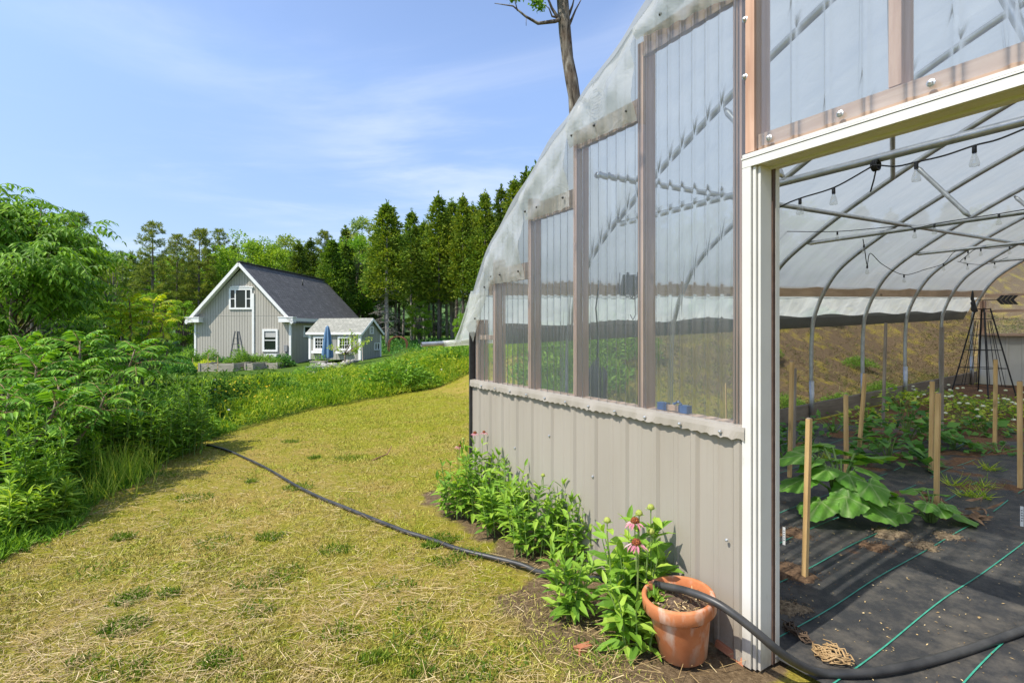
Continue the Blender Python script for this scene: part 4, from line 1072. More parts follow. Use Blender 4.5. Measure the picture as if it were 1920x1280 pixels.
mb.v = [(x+.02*math.sin(z*30+y*40), y+.02*math.sin(x*50+z*22), z) for x,y,z in mb.v]; mb.build('sack_body', nmat('black_plastic', (.02,.02,.022), (.06,.06,.065), 12, .45, .4, .02), o, True)
mb = MB(); mb.tube([(0,0,.2),(.01,0,.5),(-.01,.02,.75),(.02,.03,.98),(.05,.2,1.1)], .008, 5); mb.build('rope', m_cord, o, True)
# blue tool on the sill
m_blue = nmat('blue_plastic', (.02,.07,.22), (.04,.12,.32), 9, .4, .05)
q = Vector(gw(-2.22, .065, 1.102)); o = thing('blue_level', 'small blue ended level tool lying on the wooden sill', 'tool', q, GROT)
mb = MB(); mb.box(-.11,-.045,-.016,.016,0,.042); mb.box(.045,.11,-.016,.016,0,.042); mb.build('end_grip', m_blue, o)
mb = MB(); mb.box(-.044,.044,-.013,.013,.004,.034); mb.build('middle_block', m_woodx, o)
mb = MB(); mb.tube([(.0,0,.04),(.03,0,.058),(.05,0,.043)], .007, 6); mb.build('handle', m_blue, o)
# ------------------------------------------------------------------ terracotta pot, hose, coneflowers by the end wall
t = NT('terracotta'); p_ = t.coord('Object'); n_ = t.noise(p_, 6, 7, .6); n2_ = t.noise(t.coord('Object',(1,1,.4)), 14, 6)
cc = t.ramp(n_, [(.3,(.40,.125,.045)),(.55,(.53,.195,.08)),(.75,(.60,.29,.16))])
cc = t.mix(t.ramp(n2_,[(.52,0.0),(.70,.75)]), cc, (.62,.50,.41)); z_ = t.node('ShaderNodeSeparateXYZ'); t.link(p_, z_.inputs[0]); cc = t.mix(t.math('MULTIPLY', t.ramp(z_.outputs[2],[(0,1.0),(.10,0.0)]), t.ramp(n2_,[(.35,.2),(.6,.9)])), cc, (.22,.13,.075))
t.set(cc, .8, 0, .25); t.bump(n2_, .15, .003); m_terra = t.m
pb = np.array([.822, 2.475, 0.0]); 
o = thing('flower_pot', 'large terracotta flower pot of dry soil tilting by the door jamb', 'flower pot', (pb[0],pb[1],.010)); o.scale = (.94,.94,.97)
tilt = Matrix.Rotation(R(-5.5),4,Vector((0,1,0)))@Matrix.Rotation(R(2),4,'X')
def tl(v): return np.array([tuple(tilt@Vector(q)) for q in v])
mb = MB(); mb.lathe([(.0,.0),(.112,.0),(.118,.006),(.152,.225),(.153,.228),(.173,.230),(.180,.236),(.181,.292),(.176,.300),(.163,.301),(.157,.296),(.153,.24),(.148,.20)], 56)
mb.build('pot_body', m_terra, o, True, tl)
t = NT('potting_soil'); n_ = t.noise(t.coord('Object'), 42, 6, .7); t.set(t.ramp(n_,[(.3,(.06,.04,.028)),(.55,(.16,.11,.075)),(.78,(.36,.28,.2))]), .95, 0, .2); t.bump(n_, .9, .02); m_psoil = t.m
mb = MB(); K = 30; vs = [(0,0,.256)]
for r_ in (.03,.06,.09,.12,.1535):
    for j in range(K): a = 2*math.pi*j/K; vs.append((r_*math.cos(a), r_*math.sin(a), .252+random.uniform(-.007,.008)-.02*(r_/.15)**3+.012*math.sin(a)))
mb.add(vs, [(0,1+j,1+(j+1)%K) for j in range(K)]+[(1+r*K+j,1+(r+1)*K+j,1+(r+1)*K+(j+1)%K,1+r*K+(j+1)%K) for r in range(4) for j in range(K)])
mb.build('soil', m_psoil, o, True, tl)
n = 150; a = rng.random(n)*6.28; r = .145*np.sqrt(rng.random(n)); a2 = rng.random(n)*6.28
lf = leaves('soil_chips', tl(np.stack([r*np.cos(a), r*np.sin(a), np.full(n,.262)],-1)), np.stack([np.cos(a2),np.sin(a2),rng.normal(0,.3,n)],-1), np.stack([rng.normal(0,.4,n),rng.normal(0,.4,n),np.ones(n)],-1), rng.uniform(.01,.04,n), rng.uniform(.003,.006,n), 'strip', straw_mat, o)
lf['kind'] = 'stuff'
m_conef = leafmat('coneflower_leaf', [(0,(.065,.14,.018)),(.5,(.14,.25,.028)),(1,(.25,.35,.05))], .38, .5)
n = 26; tw = leaves('seedling', tl(np.tile([[-.10,.04,.26]],(26,1))+rng.normal(0,.006,(26,3))), np.stack([rng.normal(0,.7,n),rng.normal(0,.7,n),rng.uniform(.3,1.2,n)],-1), rdir(n), rng.uniform(.03,.085,n), rng.uniform(.01,.022,n), 'long', m_conef, o)
tw['label'] = 'green seedlings sprouting at the pot rim'

# hose
t = NT('black_hose'); n_ = t.noise(t.coord('Object'), 9, 5); t.set(t.ramp(n_,[(.35,(.022,.022,.023)),(.7,(.06,.058,.055))]), .42, 0, .5); m_hose = t.m
hp = []
for px, py in [(388,836),(410,842),(430,849),(465,864),(500,881),(530,899),(560,917),(600,937),(640,953),(680,970),(720,986),(760,1001),(800,1014),(860,1034),(920,1049),(975,1063)]:
    q = gpt(px, py); hp.append((q[0], q[1], q[2]+.018))
for px, py, Y in [(1010,1071,3.30),(1060,1080,3.10),(1110,1084,2.93),(1150,1087,2.80),(1200,1089,2.68),(1240,1097,2.56),(1290,1108,2.43),(1340,1128,2.33),(1380,1154,2.27),(1420,1186,2.23),(1460,1220,2.21),(1500,1246,2.235),(1540,1260,2.27)]:
    hp.append(tuple(at(px, py, Y)))
for px, py in [(1590,1263),(1640,1259),(1700,1249),(1760,1234),(1830,1212),(1920,1180),(2030,1140)]:
    q, l = fl_pt(px, py, .02); hp.append((q[0], q[1], q[2]+.022))
hc = catmull(hp, 5); b = hc[0]
mb = MB(); mb.tube([tuple(q-b) for q in hc], list(np.linspace(.0135,.0205,len(hc))), 12)
o = mb.build('garden_hose', m_hose, None, True); o.location = b; tag(o, 'thick black hose running from the lawn over the pot into the doorway', 'hose')
# small things on the lawn
q = gpt(716,858); mb = MB(); mb.tube([(-.07,-.17,.01),(-.02,-.05,.02),(.05,.08,.03),(.07,.22,.10)], [.009,.008,.007,.005], 6)
o = mb.build('fallen_stick', nmat('red_brown_bark',(.20,.09,.05),(.34,.17,.10),12,.8,.2), None, True); o.location = q; tag(o, 'curved reddish stick lying on the lawn', 'stick')
m_brick = nmat('old_brick', (.38,.13,.06), (.52,.22,.12), 16, .9, .5)
for px, py, lab in [(1095,1217,'small orange brick chip on bare soil left of the pot'),(1375,1222,'broken orange brick at the foot of the siding beside the jamb')]:
    q = gpt(px, py); mb = MB(); s_ = .045 if px < 1200 else .075
    mb.box(-s_,s_,-s_*.5,s_*.5,-.01,s_*.35); mb.v = [(x+random.uniform(-.008,.008),y+random.uniform(-.008,.008),z+random.uniform(-.004,.004)) for x,y,z in mb.v]
    o = mb.build('brick_piece', m_brick); o.location = q; o.rotation_euler = (0,.1,.6 if px<1200 else GROT); tag(o, lab, 'brick', 'brick pieces by the wall')

# ---- stemmed plants
def stem_plant_arrays(ns, spread, h, L, Wd, per, lean=.25, top=0, droop=.25, rnd=.25, zmin=.12, upz=.35):
    P=[];D=[];N=[];LL=[];stems=[];tips=[]
    for k in range(ns):
        a = random.random()*6.283; r = spread*math.sqrt(random.random())*.55
        hh = h*random.uniform(.62,1.05)*(1-.25*(r/spread))
        la = a+random.uniform(-.6,.6); ln = lean*random.uniform(.2,1)*(.4+r/spread)
        b0 = np.array([r*math.cos(a), r*math.sin(a), 0.])
        pts = [b0+np.array([math.cos(la)*ln*hh*u**1.5, math.sin(la)*ln*hh*u**1.5, hh*u]) for u in (0,.35,.7,1.0)]
        stems.append(pts); tips.append(pts[-1])
        m = int(per*random.uniform(.8,1.2)); u = np.sort(rng.uniform(zmin,1.0,m)); idx = np.arange(m)
        pa = np.array(pts); uu = u*3; i0 = np.minimum(uu.astype(int),2); f = (uu-i0)[:,None]
        # piecewise by the stem's own parameter
        us = np.array([0,.35,.7,1.0]); q = np.stack([np.interp(u, us, pa[:,c]) for c in range(3)],-1)
        az = idx*2.4+rng.normal(0,.35,m)+random.random()*6
        el = upz+rng.normal(0,rnd,m)+.5*(u-.5)+np.where(u>.9,.5,0)
        D.append(np.stack([np.cos(az)*np.cos(el),np.sin(az)*np.cos(el),np.sin(el)],-1)); P.append(q)
        N.append(np.stack([rng.normal(0,.25,m),rng.normal(0,.25,m),np.ones(m)],-1))
        LL.append(L*rng.uniform(.65,1.15,m)*(1.05-.45*u**3))
    return np.concatenate(P),np.concatenate(D),np.concatenate(N),np.concatenate(LL),stems,tips
def stem_plant(name, label, cat, loc, ns, spread, h, L, wr, per, mat, kind='fold', group=None, stem_r=.004, stem_mat=None, **kw):
    o = thing(name, label, cat, loc, 0, group)
    P,D,N,LL,stems,tips = stem_plant_arrays(ns, spread, h, L, 0, per, **kw)
    leaves('foliage', P, D, N, LL, LL*wr, kind, mat, o)
    mb = MB()
    for pts in stems: mb.tube([tuple(q) for q in pts], [stem_r*1.2,stem_r,stem_r*.8,stem_r*.5], 5)
    mb.build('stem', stem_mat or m_stem, o); return o, tips
m_petal = leafmat('pink_petal', [(0,(.58,.20,.27)),(.5,(.68,.33,.38)),(1,(.76,.52,.53))], .35, .6, (1.1,1.0,1.0), gain=1.0)
t = NT('orange_cone'); vo = t.node('ShaderNodeTexVoronoi'); vo.inputs['Scale'].default_value = 160; t.link(t.coord('Object'), vo.inputs['Vector'])
t.set(t.ramp(vo.outputs['Distance'],[(.1,(.62,.20,.03)),(.5,(.16,.04,.015))]), .7, 0, .3); t.bump(vo.outputs['Distance'], 1.0, .006); m_cone = t.m
m_gcone = nmat('green_cone', (.22,.28,.04), (.42,.44,.10), 90, .7, .8, .006)
def flower(o, tip, open_=True, s=1.0):
    tip = Vector(tip)+Vector((random.uniform(-.02,.02),random.uniform(-.02,.02),.06*s)); mb = MB()
    mb.tube([tuple(tip-Vector((0,0,.10*s))), tuple(tip)], .003, 5); mb.mi = 0
    fl = mb.build('flower', m_stem, o)
    mb = MB(); r_ = .019*s if open_ else .016*s
    mb.lathe([(r_*.6,-.004),(r_,.002),(r_*.92,.010*s),(r_*.6,.018*s),(0,.021*s)], 14, tuple(tip)); c = mb.build('cone', m_cone if open_ else m_gcone, fl, True)
    n = 13 if open_ else 12; a = np.arange(n)*2*math.pi/n+rng.normal(0,.12,n)
    el = (-.45+rng.normal(0,.2,n)) if open_ else (.1+rng.normal(0,.2,n))
    P = np.array(tip)+np.stack([np.cos(a)*r_*.8,np.sin(a)*r_*.8,np.zeros(n)],-1)
    leaves('petal', P, np.stack([np.cos(a)*np.cos(el),np.sin(a)*np.cos(el),np.sin(el)],-1), np.tile([[0,0,1.]],(n,1))+rng.normal(0,.1,(n,3)), (.036*s if open_ else .014*s)*rng.uniform(.85,1.15,n), .011*s if open_ else .004, 'long', m_petal if open_ else m_conef, fl)
G_CF = 'coneflowers along the end wall'
cfl = [ # px,py ground; ns, spread, height, per, label, [flowers]
 (862,962,10,.20,.50,15,'leafy coneflower clump at the left end by the wall corner with one pale pink bloom',[(.0,1,.9)]),
 (905,968,14,.22,.60,17,'tallest coneflower clump by the wall corner topped with two pink blooms',[(0,1,.9),(1,1,.8),(2,0,.8)]),
 (945,1000,14,.22,.52,17,'dense coneflower clump in the middle of the row against the siding',[]),
 (990,1040,10,.18,.50,15,'coneflower clump right of the middle one with a yellow green bud',[(0,0,.9)]),
 (1066,1045,13,.20,.48,15,'narrow leaved coneflower clump in shade of the wall, before the gap',[]),
 (1108,1060,9,.15,.42,13,'coneflower clump filling the space left of the flowering one behind the pot',[]),
 (1068,1150,7,.13,.36,14,'small coneflower standing alone in front of the hose',[]),
]
for px, py, ns, sp, h, per, lab, fls in cfl:
    q = gpt(px, py)
    o, tips = stem_plant('coneflower', lab, 'flower', (q[0],q[1],q[2]-.01), int(ns*1.5), sp*1.15, h*1.12, .12, .29, int(per*1.25), m_conef, 'long', G_CF, .0035, lean=.3, upz=.30)
    tips = sorted(tips, key=lambda p: -p[2])
    for i, op, s in fls: flower(o, tips[int(i)], bool(op), s)
    if px == 990:
        n = 30
q = np.array([.655,2.76,0.])
o, tips = stem_plant('coneflower', 'coneflower behind the pot with two open pink orange blooms and green buds', 'flower', q, 16, .22, .54, .15, .36, 16, m_conef, 'long', G_CF, .0045, lean=.3, upz=.25)
tips = sorted(tips, key=lambda p: -p[2])
fx = [at(1198,985,2.62), at(1197,1022,2.52)]
for k, w in enumerate(fx):
    v = w-q; mb = MB(); mb.tube([(v[0]*.5,v[1]*.5,0),(v[0]*.8,v[1]*.8,v[2]*.5),(v[0],v[1],v[2]-.05)], .0045, 5); mb.build('stem', m_stem, o); flower(o, (v[0],v[1],v[2]-.06), True, 1.25)
for w in (at(1197,966,2.68), at(1226,957,2.70), at(1138,980,2.70), at(1215,1005,2.6)):
    v = w-q; mb = MB(); mb.tube([(v[0]*.6,v[1]*.6,0),(v[0]*.85,v[1]*.85,v[2]*.5),(v[0],v[1],v[2]-.05)], .0045, 5); mb.build('stem', m_stem, o); flower(o, (v[0],v[1],v[2]-.06), False, 1.2)
    n = 9; u = rng.uniform(.35,.95,n); a = np.arange(n)*2.4
    P = np.stack([v[0]*(.6+.4*u),v[1]*(.6+.4*u),v[2]*u],-1)
    leaves('foliage', P, np.stack([np.cos(a),np.sin(a),rng.uniform(0,.6,n)],-1), np.tile([[0,0,1.]],(n,1))+rng.normal(0,.25,(n,3)), rng.uniform(.09,.15,n), .04, 'long', m_conef, o)
q = gpt(1195,1210)
stem_plant('coneflower', 'low bushy coneflower spilling in front of the pot on its left', 'flower', (q[0],q[1],-.01), 11, .17, .34, .13, .33, 14, m_conef, 'long', G_CF, .0045, lean=.45, upz=.15, droop=.3)

# ------------------------------------------------------------------ left bank: tree, sumacs, goldenrod
m_twig = nmat('grey_brown_twig', (.14,.105,.075), (.26,.21,.16), 14, .85, .3)
m_dkleaf = leafmat('walnut_leaf', [(0,(.05,.115,.008)),(.5,(.10,.20,.014)),(1,(.19,.31,.03))], .34, .5)
m_sumac = leafmat('sumac_leaf', [(0,(.05,.125,.012)),(.6,(.095,.21,.018)),(1,(.18,.31,.035))], .32, .5)
m_sumacy = leafmat('sunlit_sumac_leaf', [(0,(.12,.22,.015)),(.5,(.24,.31,.02)),(1,(.42,.40,.035))], .5, .45)  # yellower copy of the sumac leaf, sunlight put into its colour
m_gold = leafmat('goldenrod_leaf', [(0,(.045,.11,.010)),(.5,(.095,.19,.016)),(1,(.20,.31,.03))], .26, .6)
m_goldl = leafmat('light_herb_leaf', [(0,(.08,.17,.02)),(.5,(.16,.26,.03)),(1,(.28,.36,.05))], .42, .55)
def fronds(P0, Dr, Ln, npair, leafL, leafW, droop=.5, term=True, fold=.35):
    """pinnate leaves: arrays of leaflets along drooping midribs"""
    n = len(P0); Dr = nrm(Dr); k = npair
    u = np.linspace(.18, 1.0, k)
    up = np.array([0,0,1.]); S = nrm(np.cross(Dr, up)+1e-6)
    rach = P0[:,None,:]+Dr[:,None,:]*(u[None,:,None]*Ln[:,None,None]); rach[...,2] -= droop*(u[None,:]**2)*Ln[:,None]
    T = Dr[:,None,:]-np.array([0,0,1.])*(2*droop*u)[None,:,None]; T = nrm(T)
    size = (np.sin(np.pi*np.clip(u*.86+.09,0,1)))**.7
    P=[];D=[];N=[];L=[]
    for sg in (-1,1):
        d = nrm(S[:,None,:]*sg*.95+T*.42-np.array([0,0,fold])+rng.normal(0,.10,(n,k,3)))
        P.append(rach.reshape(-1,3)); D.append(d.reshape(-1,3)); L.append(np.tile(size*leafL, n)*rng.uniform(.85,1.15,n*k))
        nn_ = nrm(np.cross(T, np.broadcast_to(S[:,None,:],T.shape)))*-1+rng.normal(0,.18,(n,k,3)); nn_[...,2] = np.abs(nn_[...,2]); N.append(nn_.reshape(-1,3))
    P.append(rach[:,-1]); D.append(T[:,-1]); L.append(np.full(n, leafL*.8)); N.append(np.tile([[0,0,1.]],(n,1)))
    return np.concatenate(P),np.concatenate(D),np.concatenate(N),np.concatenate(L), rach
def rachis_mesh(rach, P0, mat, parent, r=.0035):
    mb = MB()
    for i in range(len(P0)):
        q = rach[i]; mb.tube([tuple(P0[i])]+[tuple(q[j]) for j in (len(q)//3, 2*len(q)//3, len(q)-1)], [r*1.3,r,r*.8,r*.4], 4, False)
    return mb.build('leaf_stalk', mat, parent)
G_SU = 'sumac shrubs on the left bank'
m_rach = nmat('reddish_stalk', (.22,.10,.06), (.38,.24,.12), 20, .7, 0)
def sumac(px, pytop, Y, label, heads, young=False, scale=1.0, nf=13, lowx=0):  # young picks the leaf colour with sunlight painted in
    Y = Y*1.14; tp = at(px, pytop, Y); gz = float(terr(tp[0], tp[1]))
    o = thing('sumac', label, 'shrub', (tp[0], tp[1], gz), 0, G_SU)
    H_ = tp[2]-gz; P0=[];Dr=[];Ln=[]; mb = MB()
    for hx, hy, hz in heads:
        hd = np.array([hx, hy, H_*hz])
        mb.tube([(lowx,0,-.05),(lowx*.5+hx*.4,hy*.4,H_*hz*.5),(hx*.9,hy*.9,H_*hz*.85),tuple(hd)], [.022,.018,.013,.009], 6)
        m = nf
        for i in range(m):
            a = i*2.4+random.random()*.5; w = i/m
            el = 1.0-1.05*w+random.uniform(-.15,.15)
            P0.append(hd-np.array([0,0,.28*w*scale])); Dr.append([math.cos(a)*math.cos(el),math.sin(a)*math.cos(el),math.sin(el)]); Ln.append(random.uniform(.36,.55)*scale*(.75+.35*math.sin(w*3)))
    P0=np.array(P0);Dr=np.array(Dr);Ln=np.array(Ln)
    P,D,N,L,ra = fronds(P0, Dr, Ln, 10, .135*scale, 0, .42)
    leaves('foliage', P, D, N, L, L*.27, 'long', m_sumacy if young else m_sumac, o)
    rachis_mesh(ra, P0, m_rach, o); mb.build('stem', m_twig, o, True); return o
sumac(150,640,5.3,'tall sumac with drooping feathery leaves, middle of the left bank',[(0,0,1.0),(.5,.2,.93),(-.5,-.1,.95),(.2,-.3,.78)])
sumac(40,650,4.9,'sumac at the left edge with a curving reddish young stem',[(0,0,1.0),(-.4,.1,.9),(.35,-.2,.86)])
sumac(243,568,8.2,'bright yellow green sumac top standing up before the dark pines',[(0,0,1.02),(.38,.1,1.0),(-.32,.2,.95),(.1,-.1,.9),(.62,0,.88)], True, 1.05, 11)
sumac(225,665,7.2,'green sumac below the bright yellow green one',[(0,0,1.0),(.45,.1,.97),(-.45,.1,1.0),(.1,-.3,.85)])
sumac(268,640,8.4,'sumac on the right flank of the bright yellow green one',[(0,0,1.0),(.4,.1,.92),(-.4,0,.92)])
sumac(110,725,4.5,'low sumac with pale leaflets in front of the tall one',[(0,0,1.0),(.38,.1,.9),(-.35,.1,.95)],False,.9)
sumac(15,735,4.1,'low sumac at the left edge under the tree',[(0,0,1.0),(.35,.1,.9),(-.35,0,.9)],False,.95)
sumac(200,745,5.5,'low shaded sumac behind the goldenrod clump',[(0,0,1.0),(.4,.1,.95),(-.4,.1,.9)],False,1.0)
# the drooping tree at the left edge
def near_tree():
    base = np.array([-8.0, 8.2, 0.]); base[2] = float(terr(base[0], base[1]))
    o = thing('walnut_tree', 'leafy tree with long drooping leaflets filling the left edge', 'tree', base)
    mb = MB(); mb.tube([(0,0,-.1),(.05,.0,.8),(-.05,.1,1.9),(.1,0,3.0)], [.085,.07,.05,.025], 8)
    P0=[];Dr=[];Ln=[]
    top = 1.55-base[2]+(622-345)/F*8.2
    prof = [(-.1,1.3),(.15,1.35),(.35,1.4),(.6,1.35),(.8,1.0),(.92,.7),(1.0,.35)]
    for k in range(66):
        w = random.random()**.9; z = top*(.0+.96*w)
        rm = np.interp(w, [a for a,_ in prof], [b for _,b in prof])*1.15
        a = random.random()*6.283; r = rm*math.sqrt(random.uniform(.25,1.1))
        if w > .82: r *= .8
        e = np.array([r*math.cos(a)-.25*max(0,w-.5), r*math.sin(a), z+.1]); s = np.array([.15*r*math.cos(a), .15*r*math.sin(a), z*.70])
        mb.tube([tuple(s), tuple((s+e)/2+np.array([0,0,.08])), tuple(e)], [.018,.012,.005], 5)
        for i in range(44):
            u = random.uniform(.5,1.08); q = s+(e-s)*u+np.array([random.gauss(0,.15),random.gauss(0,.15),random.gauss(.02,.11)]); aa = a+random.uniform(-1.7,1.7); el = random.uniform(-.2,.7)
            P0.append(q); Dr.append([math.cos(aa)*math.cos(el),math.sin(aa)*math.cos(el),math.sin(el)]); Ln.append(random.uniform(.24,.48))
    for hx, hy, tz in ((-.55,0,1.03),(.05,-.1,.96),(.42,.1,.94),(-1.0,.2,1.0)):
        for i in range(9):
            a = i*2.4; el = random.uniform(-.1,.9); P0.append(np.array([hx,hy,top*tz-.12-.04*i])); Dr.append([math.cos(a)*math.cos(el),math.sin(a)*math.cos(el),math.sin(el)]); Ln.append(random.uniform(.26,.4))
        mb.tube([(hx*.5,hy,top*.6),(hx*.9,hy,top*.85),(hx,hy,top*tz-.1)], [.02,.012,.005], 5)
    P0=np.array(P0);Dr=np.array(Dr);Ln=np.array(Ln)
    P,D,N,L,ra = fronds(P0, Dr, Ln, 5, .165, 0, .55, fold=.55)
    leaves('crown', P, D, N, L, L*.30, 'fold', m_dkleaf, o); rachis_mesh(ra, P0, m_stem, o, .0025); mb.build('trunk', m_twig, o, True)
near_tree()
G_GR = 'goldenrod clumps on the left bank'
def gold(px, py, Y, label, ns, spread, h, per=32, mat=None, L=.145, wr=.19, group=G_GR, **kw):
    q = at(px, py, Y); z = float(terr(q[0],q[1]))
    return stem_plant('goldenrod', label, 'wild plant', (q[0],q[1],z-.02), ns, spread, h, L, wr, per, mat or m_gold, 'long', group, .004, None, **dict(dict(lean=.25, upz=.25, rnd=.3), **kw))[0]
gold(262,0,6.05,'big bushy goldenrod clump in the middle of the left bank',46,.62,.95)
gold(345,0,6.6,'goldenrod clump at the right tip of the left bank casting shade on the lawn',44,.62,1.0)
gold(205,0,5.75,'upright goldenrod stalks rising left of the big bushy clump',24,.40,1.12)
gold(70,0,4.3,'tall goldenrod with broad leaf whorls near the left edge',16,.40,.95,50,L=.16)
gold(15,0,3.95,'low bright goldenrod at the left edge of the lawn',18,.34,.45,40,m_goldl)
gold(75,0,4.15,'bright short goldenrod in front of the tall one near the left edge',20,.34,.42,40,m_goldl)
gold(132,0,5.15,'mid height dark goldenrod between the sumacs and the grass tuft',26,.45,.62)
gold(120,0,5.6,'dense shaded goldenrod under the tall sumac',30,.6,.9)
gold(20,0,5.2,'shaded goldenrod under the tree at the left edge',30,.7,.95)
gold(285,0,7.4,'goldenrod behind the big bushy clump',36,.7,1.0)
gold(190,0,6.6,'shaded goldenrod behind the upright stalks',36,.75,1.05)
gold(330,0,8.4,'goldenrod below the right hand sumac',34,.75,.95)
gold(375,0,7.4,'low goldenrod fringe by the bank tip',20,.35,.5)
gold(-40,0,4.6,'goldenrod just inside the left frame edge',20,.5,.8)
# long grass tuft at the edge of the bank
def grass_tuft(px, py, label, n, sp, h, mat, group='long grass tufts'):
    q = gpt(px, py); o = thing('grass_tuft', label, 'grass', q, 0, group)
    P = np.stack([rng.normal(0,sp,n), rng.normal(0,sp*.7,n), np.zeros(n)],-1); D = np.stack([rng.normal(0,.28,n),rng.normal(0,.28,n),np.ones(n)],-1)
    leaves('blades', P, D, rdir(n), h*rng.uniform(.5,1.1,n), rng.uniform(.004,.008,n), 'blade', mat, o); return o
grass_tuft(225,908,'tall pale grass tuft at the foot of the left bank',260,.14,.46,m_lime)
grass_tuft(175,935,'shorter pale grass tuft left of the tall one',160,.14,.32,m_lime)
grass_tuft(265,885,'thin grass tuft right of the tall pale one',110,.10,.40,m_lime)
# ragged low fringe of weeds along the bank foot
n = 15000; Y = rng.uniform(3.3,8.4,n); ex = np.where(Y<7.2,-3.45-.27*(Y-3.5),-4.45); X = ex-np.abs(rng.normal(0,.22,n))+rng.normal(0,.05,n)+.08*np.sin(Y*5)
D = np.stack([rng.normal(0,.6,n),rng.normal(0,.6,n),rng.uniform(.2,1.2,n)],-1); dd = np.clip((ex-X)/.4,0,1)
tag(leaves('bank_weeds', np.stack([X,Y,terr(X,Y)+rng.uniform(0,.16,n)*dd],-1), D, rdir(n), rng.uniform(.04,.11,n), rng.uniform(.008,.02,n), 'fold', m_gold), 'low leafy weeds fringing the foot of the left bank', 'weeds', kind='stuff')
# dense understorey filling the bank behind; its dark leaf colour stands in for deep shade
n = 34000; Y = rng.uniform(3.6,12,n); ex = np.where(Y<7.2,-3.45-.27*(Y-3.5),-4.5); X = ex-.15-rng.random(n)*(3.2+.25*Y)
h_ = np.clip((ex-X)*.9,.1,1)*(.62+.25*vnoise(X,Y,1.6,21)); z = terr(X,Y)+h_*rng.random(n)
D = np.stack([rng.normal(0,.8,n),rng.normal(0,.8,n),rng.uniform(-.2,1.0,n)],-1)
tag(leaves('bank_undergrowth', np.stack([X,Y,z],-1), D, rdir(n)+np.array([0,0,.8]), rng.uniform(.06,.14,n), rng.uniform(.018,.04,n), 'fold', leafmat('deep_shade_leaf', [(0,(.025,.07,.010)),(.6,(.05,.12,.016)),(1,(.09,.18,.025))], .3, .7, None, 0, .1, 1.2)), 'tangled undergrowth coloured dark for deep shade below the sumacs on the left bank', 'undergrowth', kind='stuff')
# ------------------------------------------------------------------ house, shed and garden beyond the lawn
def siding_mat(name, c1, c2):
    t = NT(name); n = t.noise(t.coord('Object',(1,1,.15)), 2.5, 6); n2 = t.noise(t.coord('Object'), .5, 3)
    t.set(t.mix(t.ramp(n2,[(.3,0.0),(.7,.3)]), t.ramp(n,[(.3,c1),(.7,c2)]), tuple(x*.88 for x in c1)), .75, 0, .3); return t.m
m_hs = siding_mat('grey_plank_siding', (.40,.37,.32), (.455,.425,.37))
m_sh = siding_mat('shed_siding', (.30,.29,.25), (.36,.345,.30))
m_trim = nmat('house_white_trim', (.74,.73,.70), (.82,.81,.79), 3, .5, 0)
def shingles(name, c1, c2, c3, sc):
    t = NT(name); br = t.node('ShaderNodeTexBrick'); v = t.coord('Object', (1,1,1)); t.link(v, br.inputs['Vector'])
    br.inputs['Scale'].default_value = sc; br.inputs['Color1'].default_value = (*c1,1); br.inputs['Color2'].default_value = (*c2,1); br.inputs['Mortar'].default_value = (*c3,1)
    br.inputs['Mortar Size'].default_value = .02; br.inputs['Brick Width'].default_value = .34; br.inputs['Row Height'].default_value = .14; br.inputs['Bias'].default_value = -.1
    n = t.noise(t.coord('Object'), 4, 6, .7); n2 = t.noise(t.coord('Object'), 30, 3, .7)
    n3 = t.noise(t.coord('Object',(3.2,.55,3.2)), 2.4, 5, .75); c = t.mix(t.ramp(n3,[(.40,0.0),(.62,.75)]), br.outputs['Color'], c3); c = t.mix(t.ramp(n3,[(.28,.6),(.42,0.0)]), c, tuple(x*1.5 for x in c2)); c = t.mix(t.ramp(n2,[(.3,0.0),(.7,.5)]), c, c2)
    t.set(c, .9, 0, .2); t.bump(br.outputs['Fac'], .5, .01); return t.m
m_roofd = shingles('dark_shingle', (.085,.084,.085), (.20,.195,.19), (.048,.048,.05), 1.0)
m_roofg = shingles('grey_green_shingle', (.24,.24,.205), (.40,.39,.33), (.16,.16,.135), 1.0)
t = NT('window_glass'); t.set((.015,.022,.018), .06, 0, .35); m_glass = t.m
t = NT('drawn_blind'); t.set((.45,.44,.42), .8, 0, .2); m_blind = t.m
def planks(mb, x0, x1, ztop, axis='x', at_=0.0, sgn=-1, zb=0.0, pitch=.2, groove=.028, depth=.022):
    """board wall with real grooves; axis x: faces -y at y=at_, axis y: faces +x at x=at_"""
    x = x0
    while x < x1-1e-6:
        e = min(x+pitch, x1)
        for (a, b, dpt) in ((x, min(x+pitch-groove, e), 0.0), (min(x+pitch-groove, e), e, depth)):
            if b-a < 1e-6: continue
            cuts = [a]+[c for c in (0.0,) if a < c < b]+[b]
            for p, q in zip(cuts[:-1], cuts[1:]):
                if axis == 'x': vs = [(p, at_-sgn*dpt, zb),(q, at_-sgn*dpt, zb),(q, at_-sgn*dpt, ztop(q)),(p, at_-sgn*dpt, ztop(p))]
                else: vs = [(at_-dpt, p, zb),(at_-dpt, q, zb),(at_-dpt, q, ztop(q)),(at_-dpt, p, ztop(p))]
                mb.add(vs, [(0,1,2,3)])
        if e < x1-1e-6:
            for xx in (e-groove, e):
                if axis == 'x': mb.add([(xx, at_, zb),(xx, at_-sgn*depth, zb),(xx, at_-sgn*depth, ztop(xx)),(xx, at_, ztop(xx))],[(0,1,2,3)])
                else: mb.add([(at_, xx, zb),(at_-depth, xx, zb),(at_-depth, xx, ztop(xx)),(at_, xx, ztop(xx))],[(0,1,2,3)])
        x = e
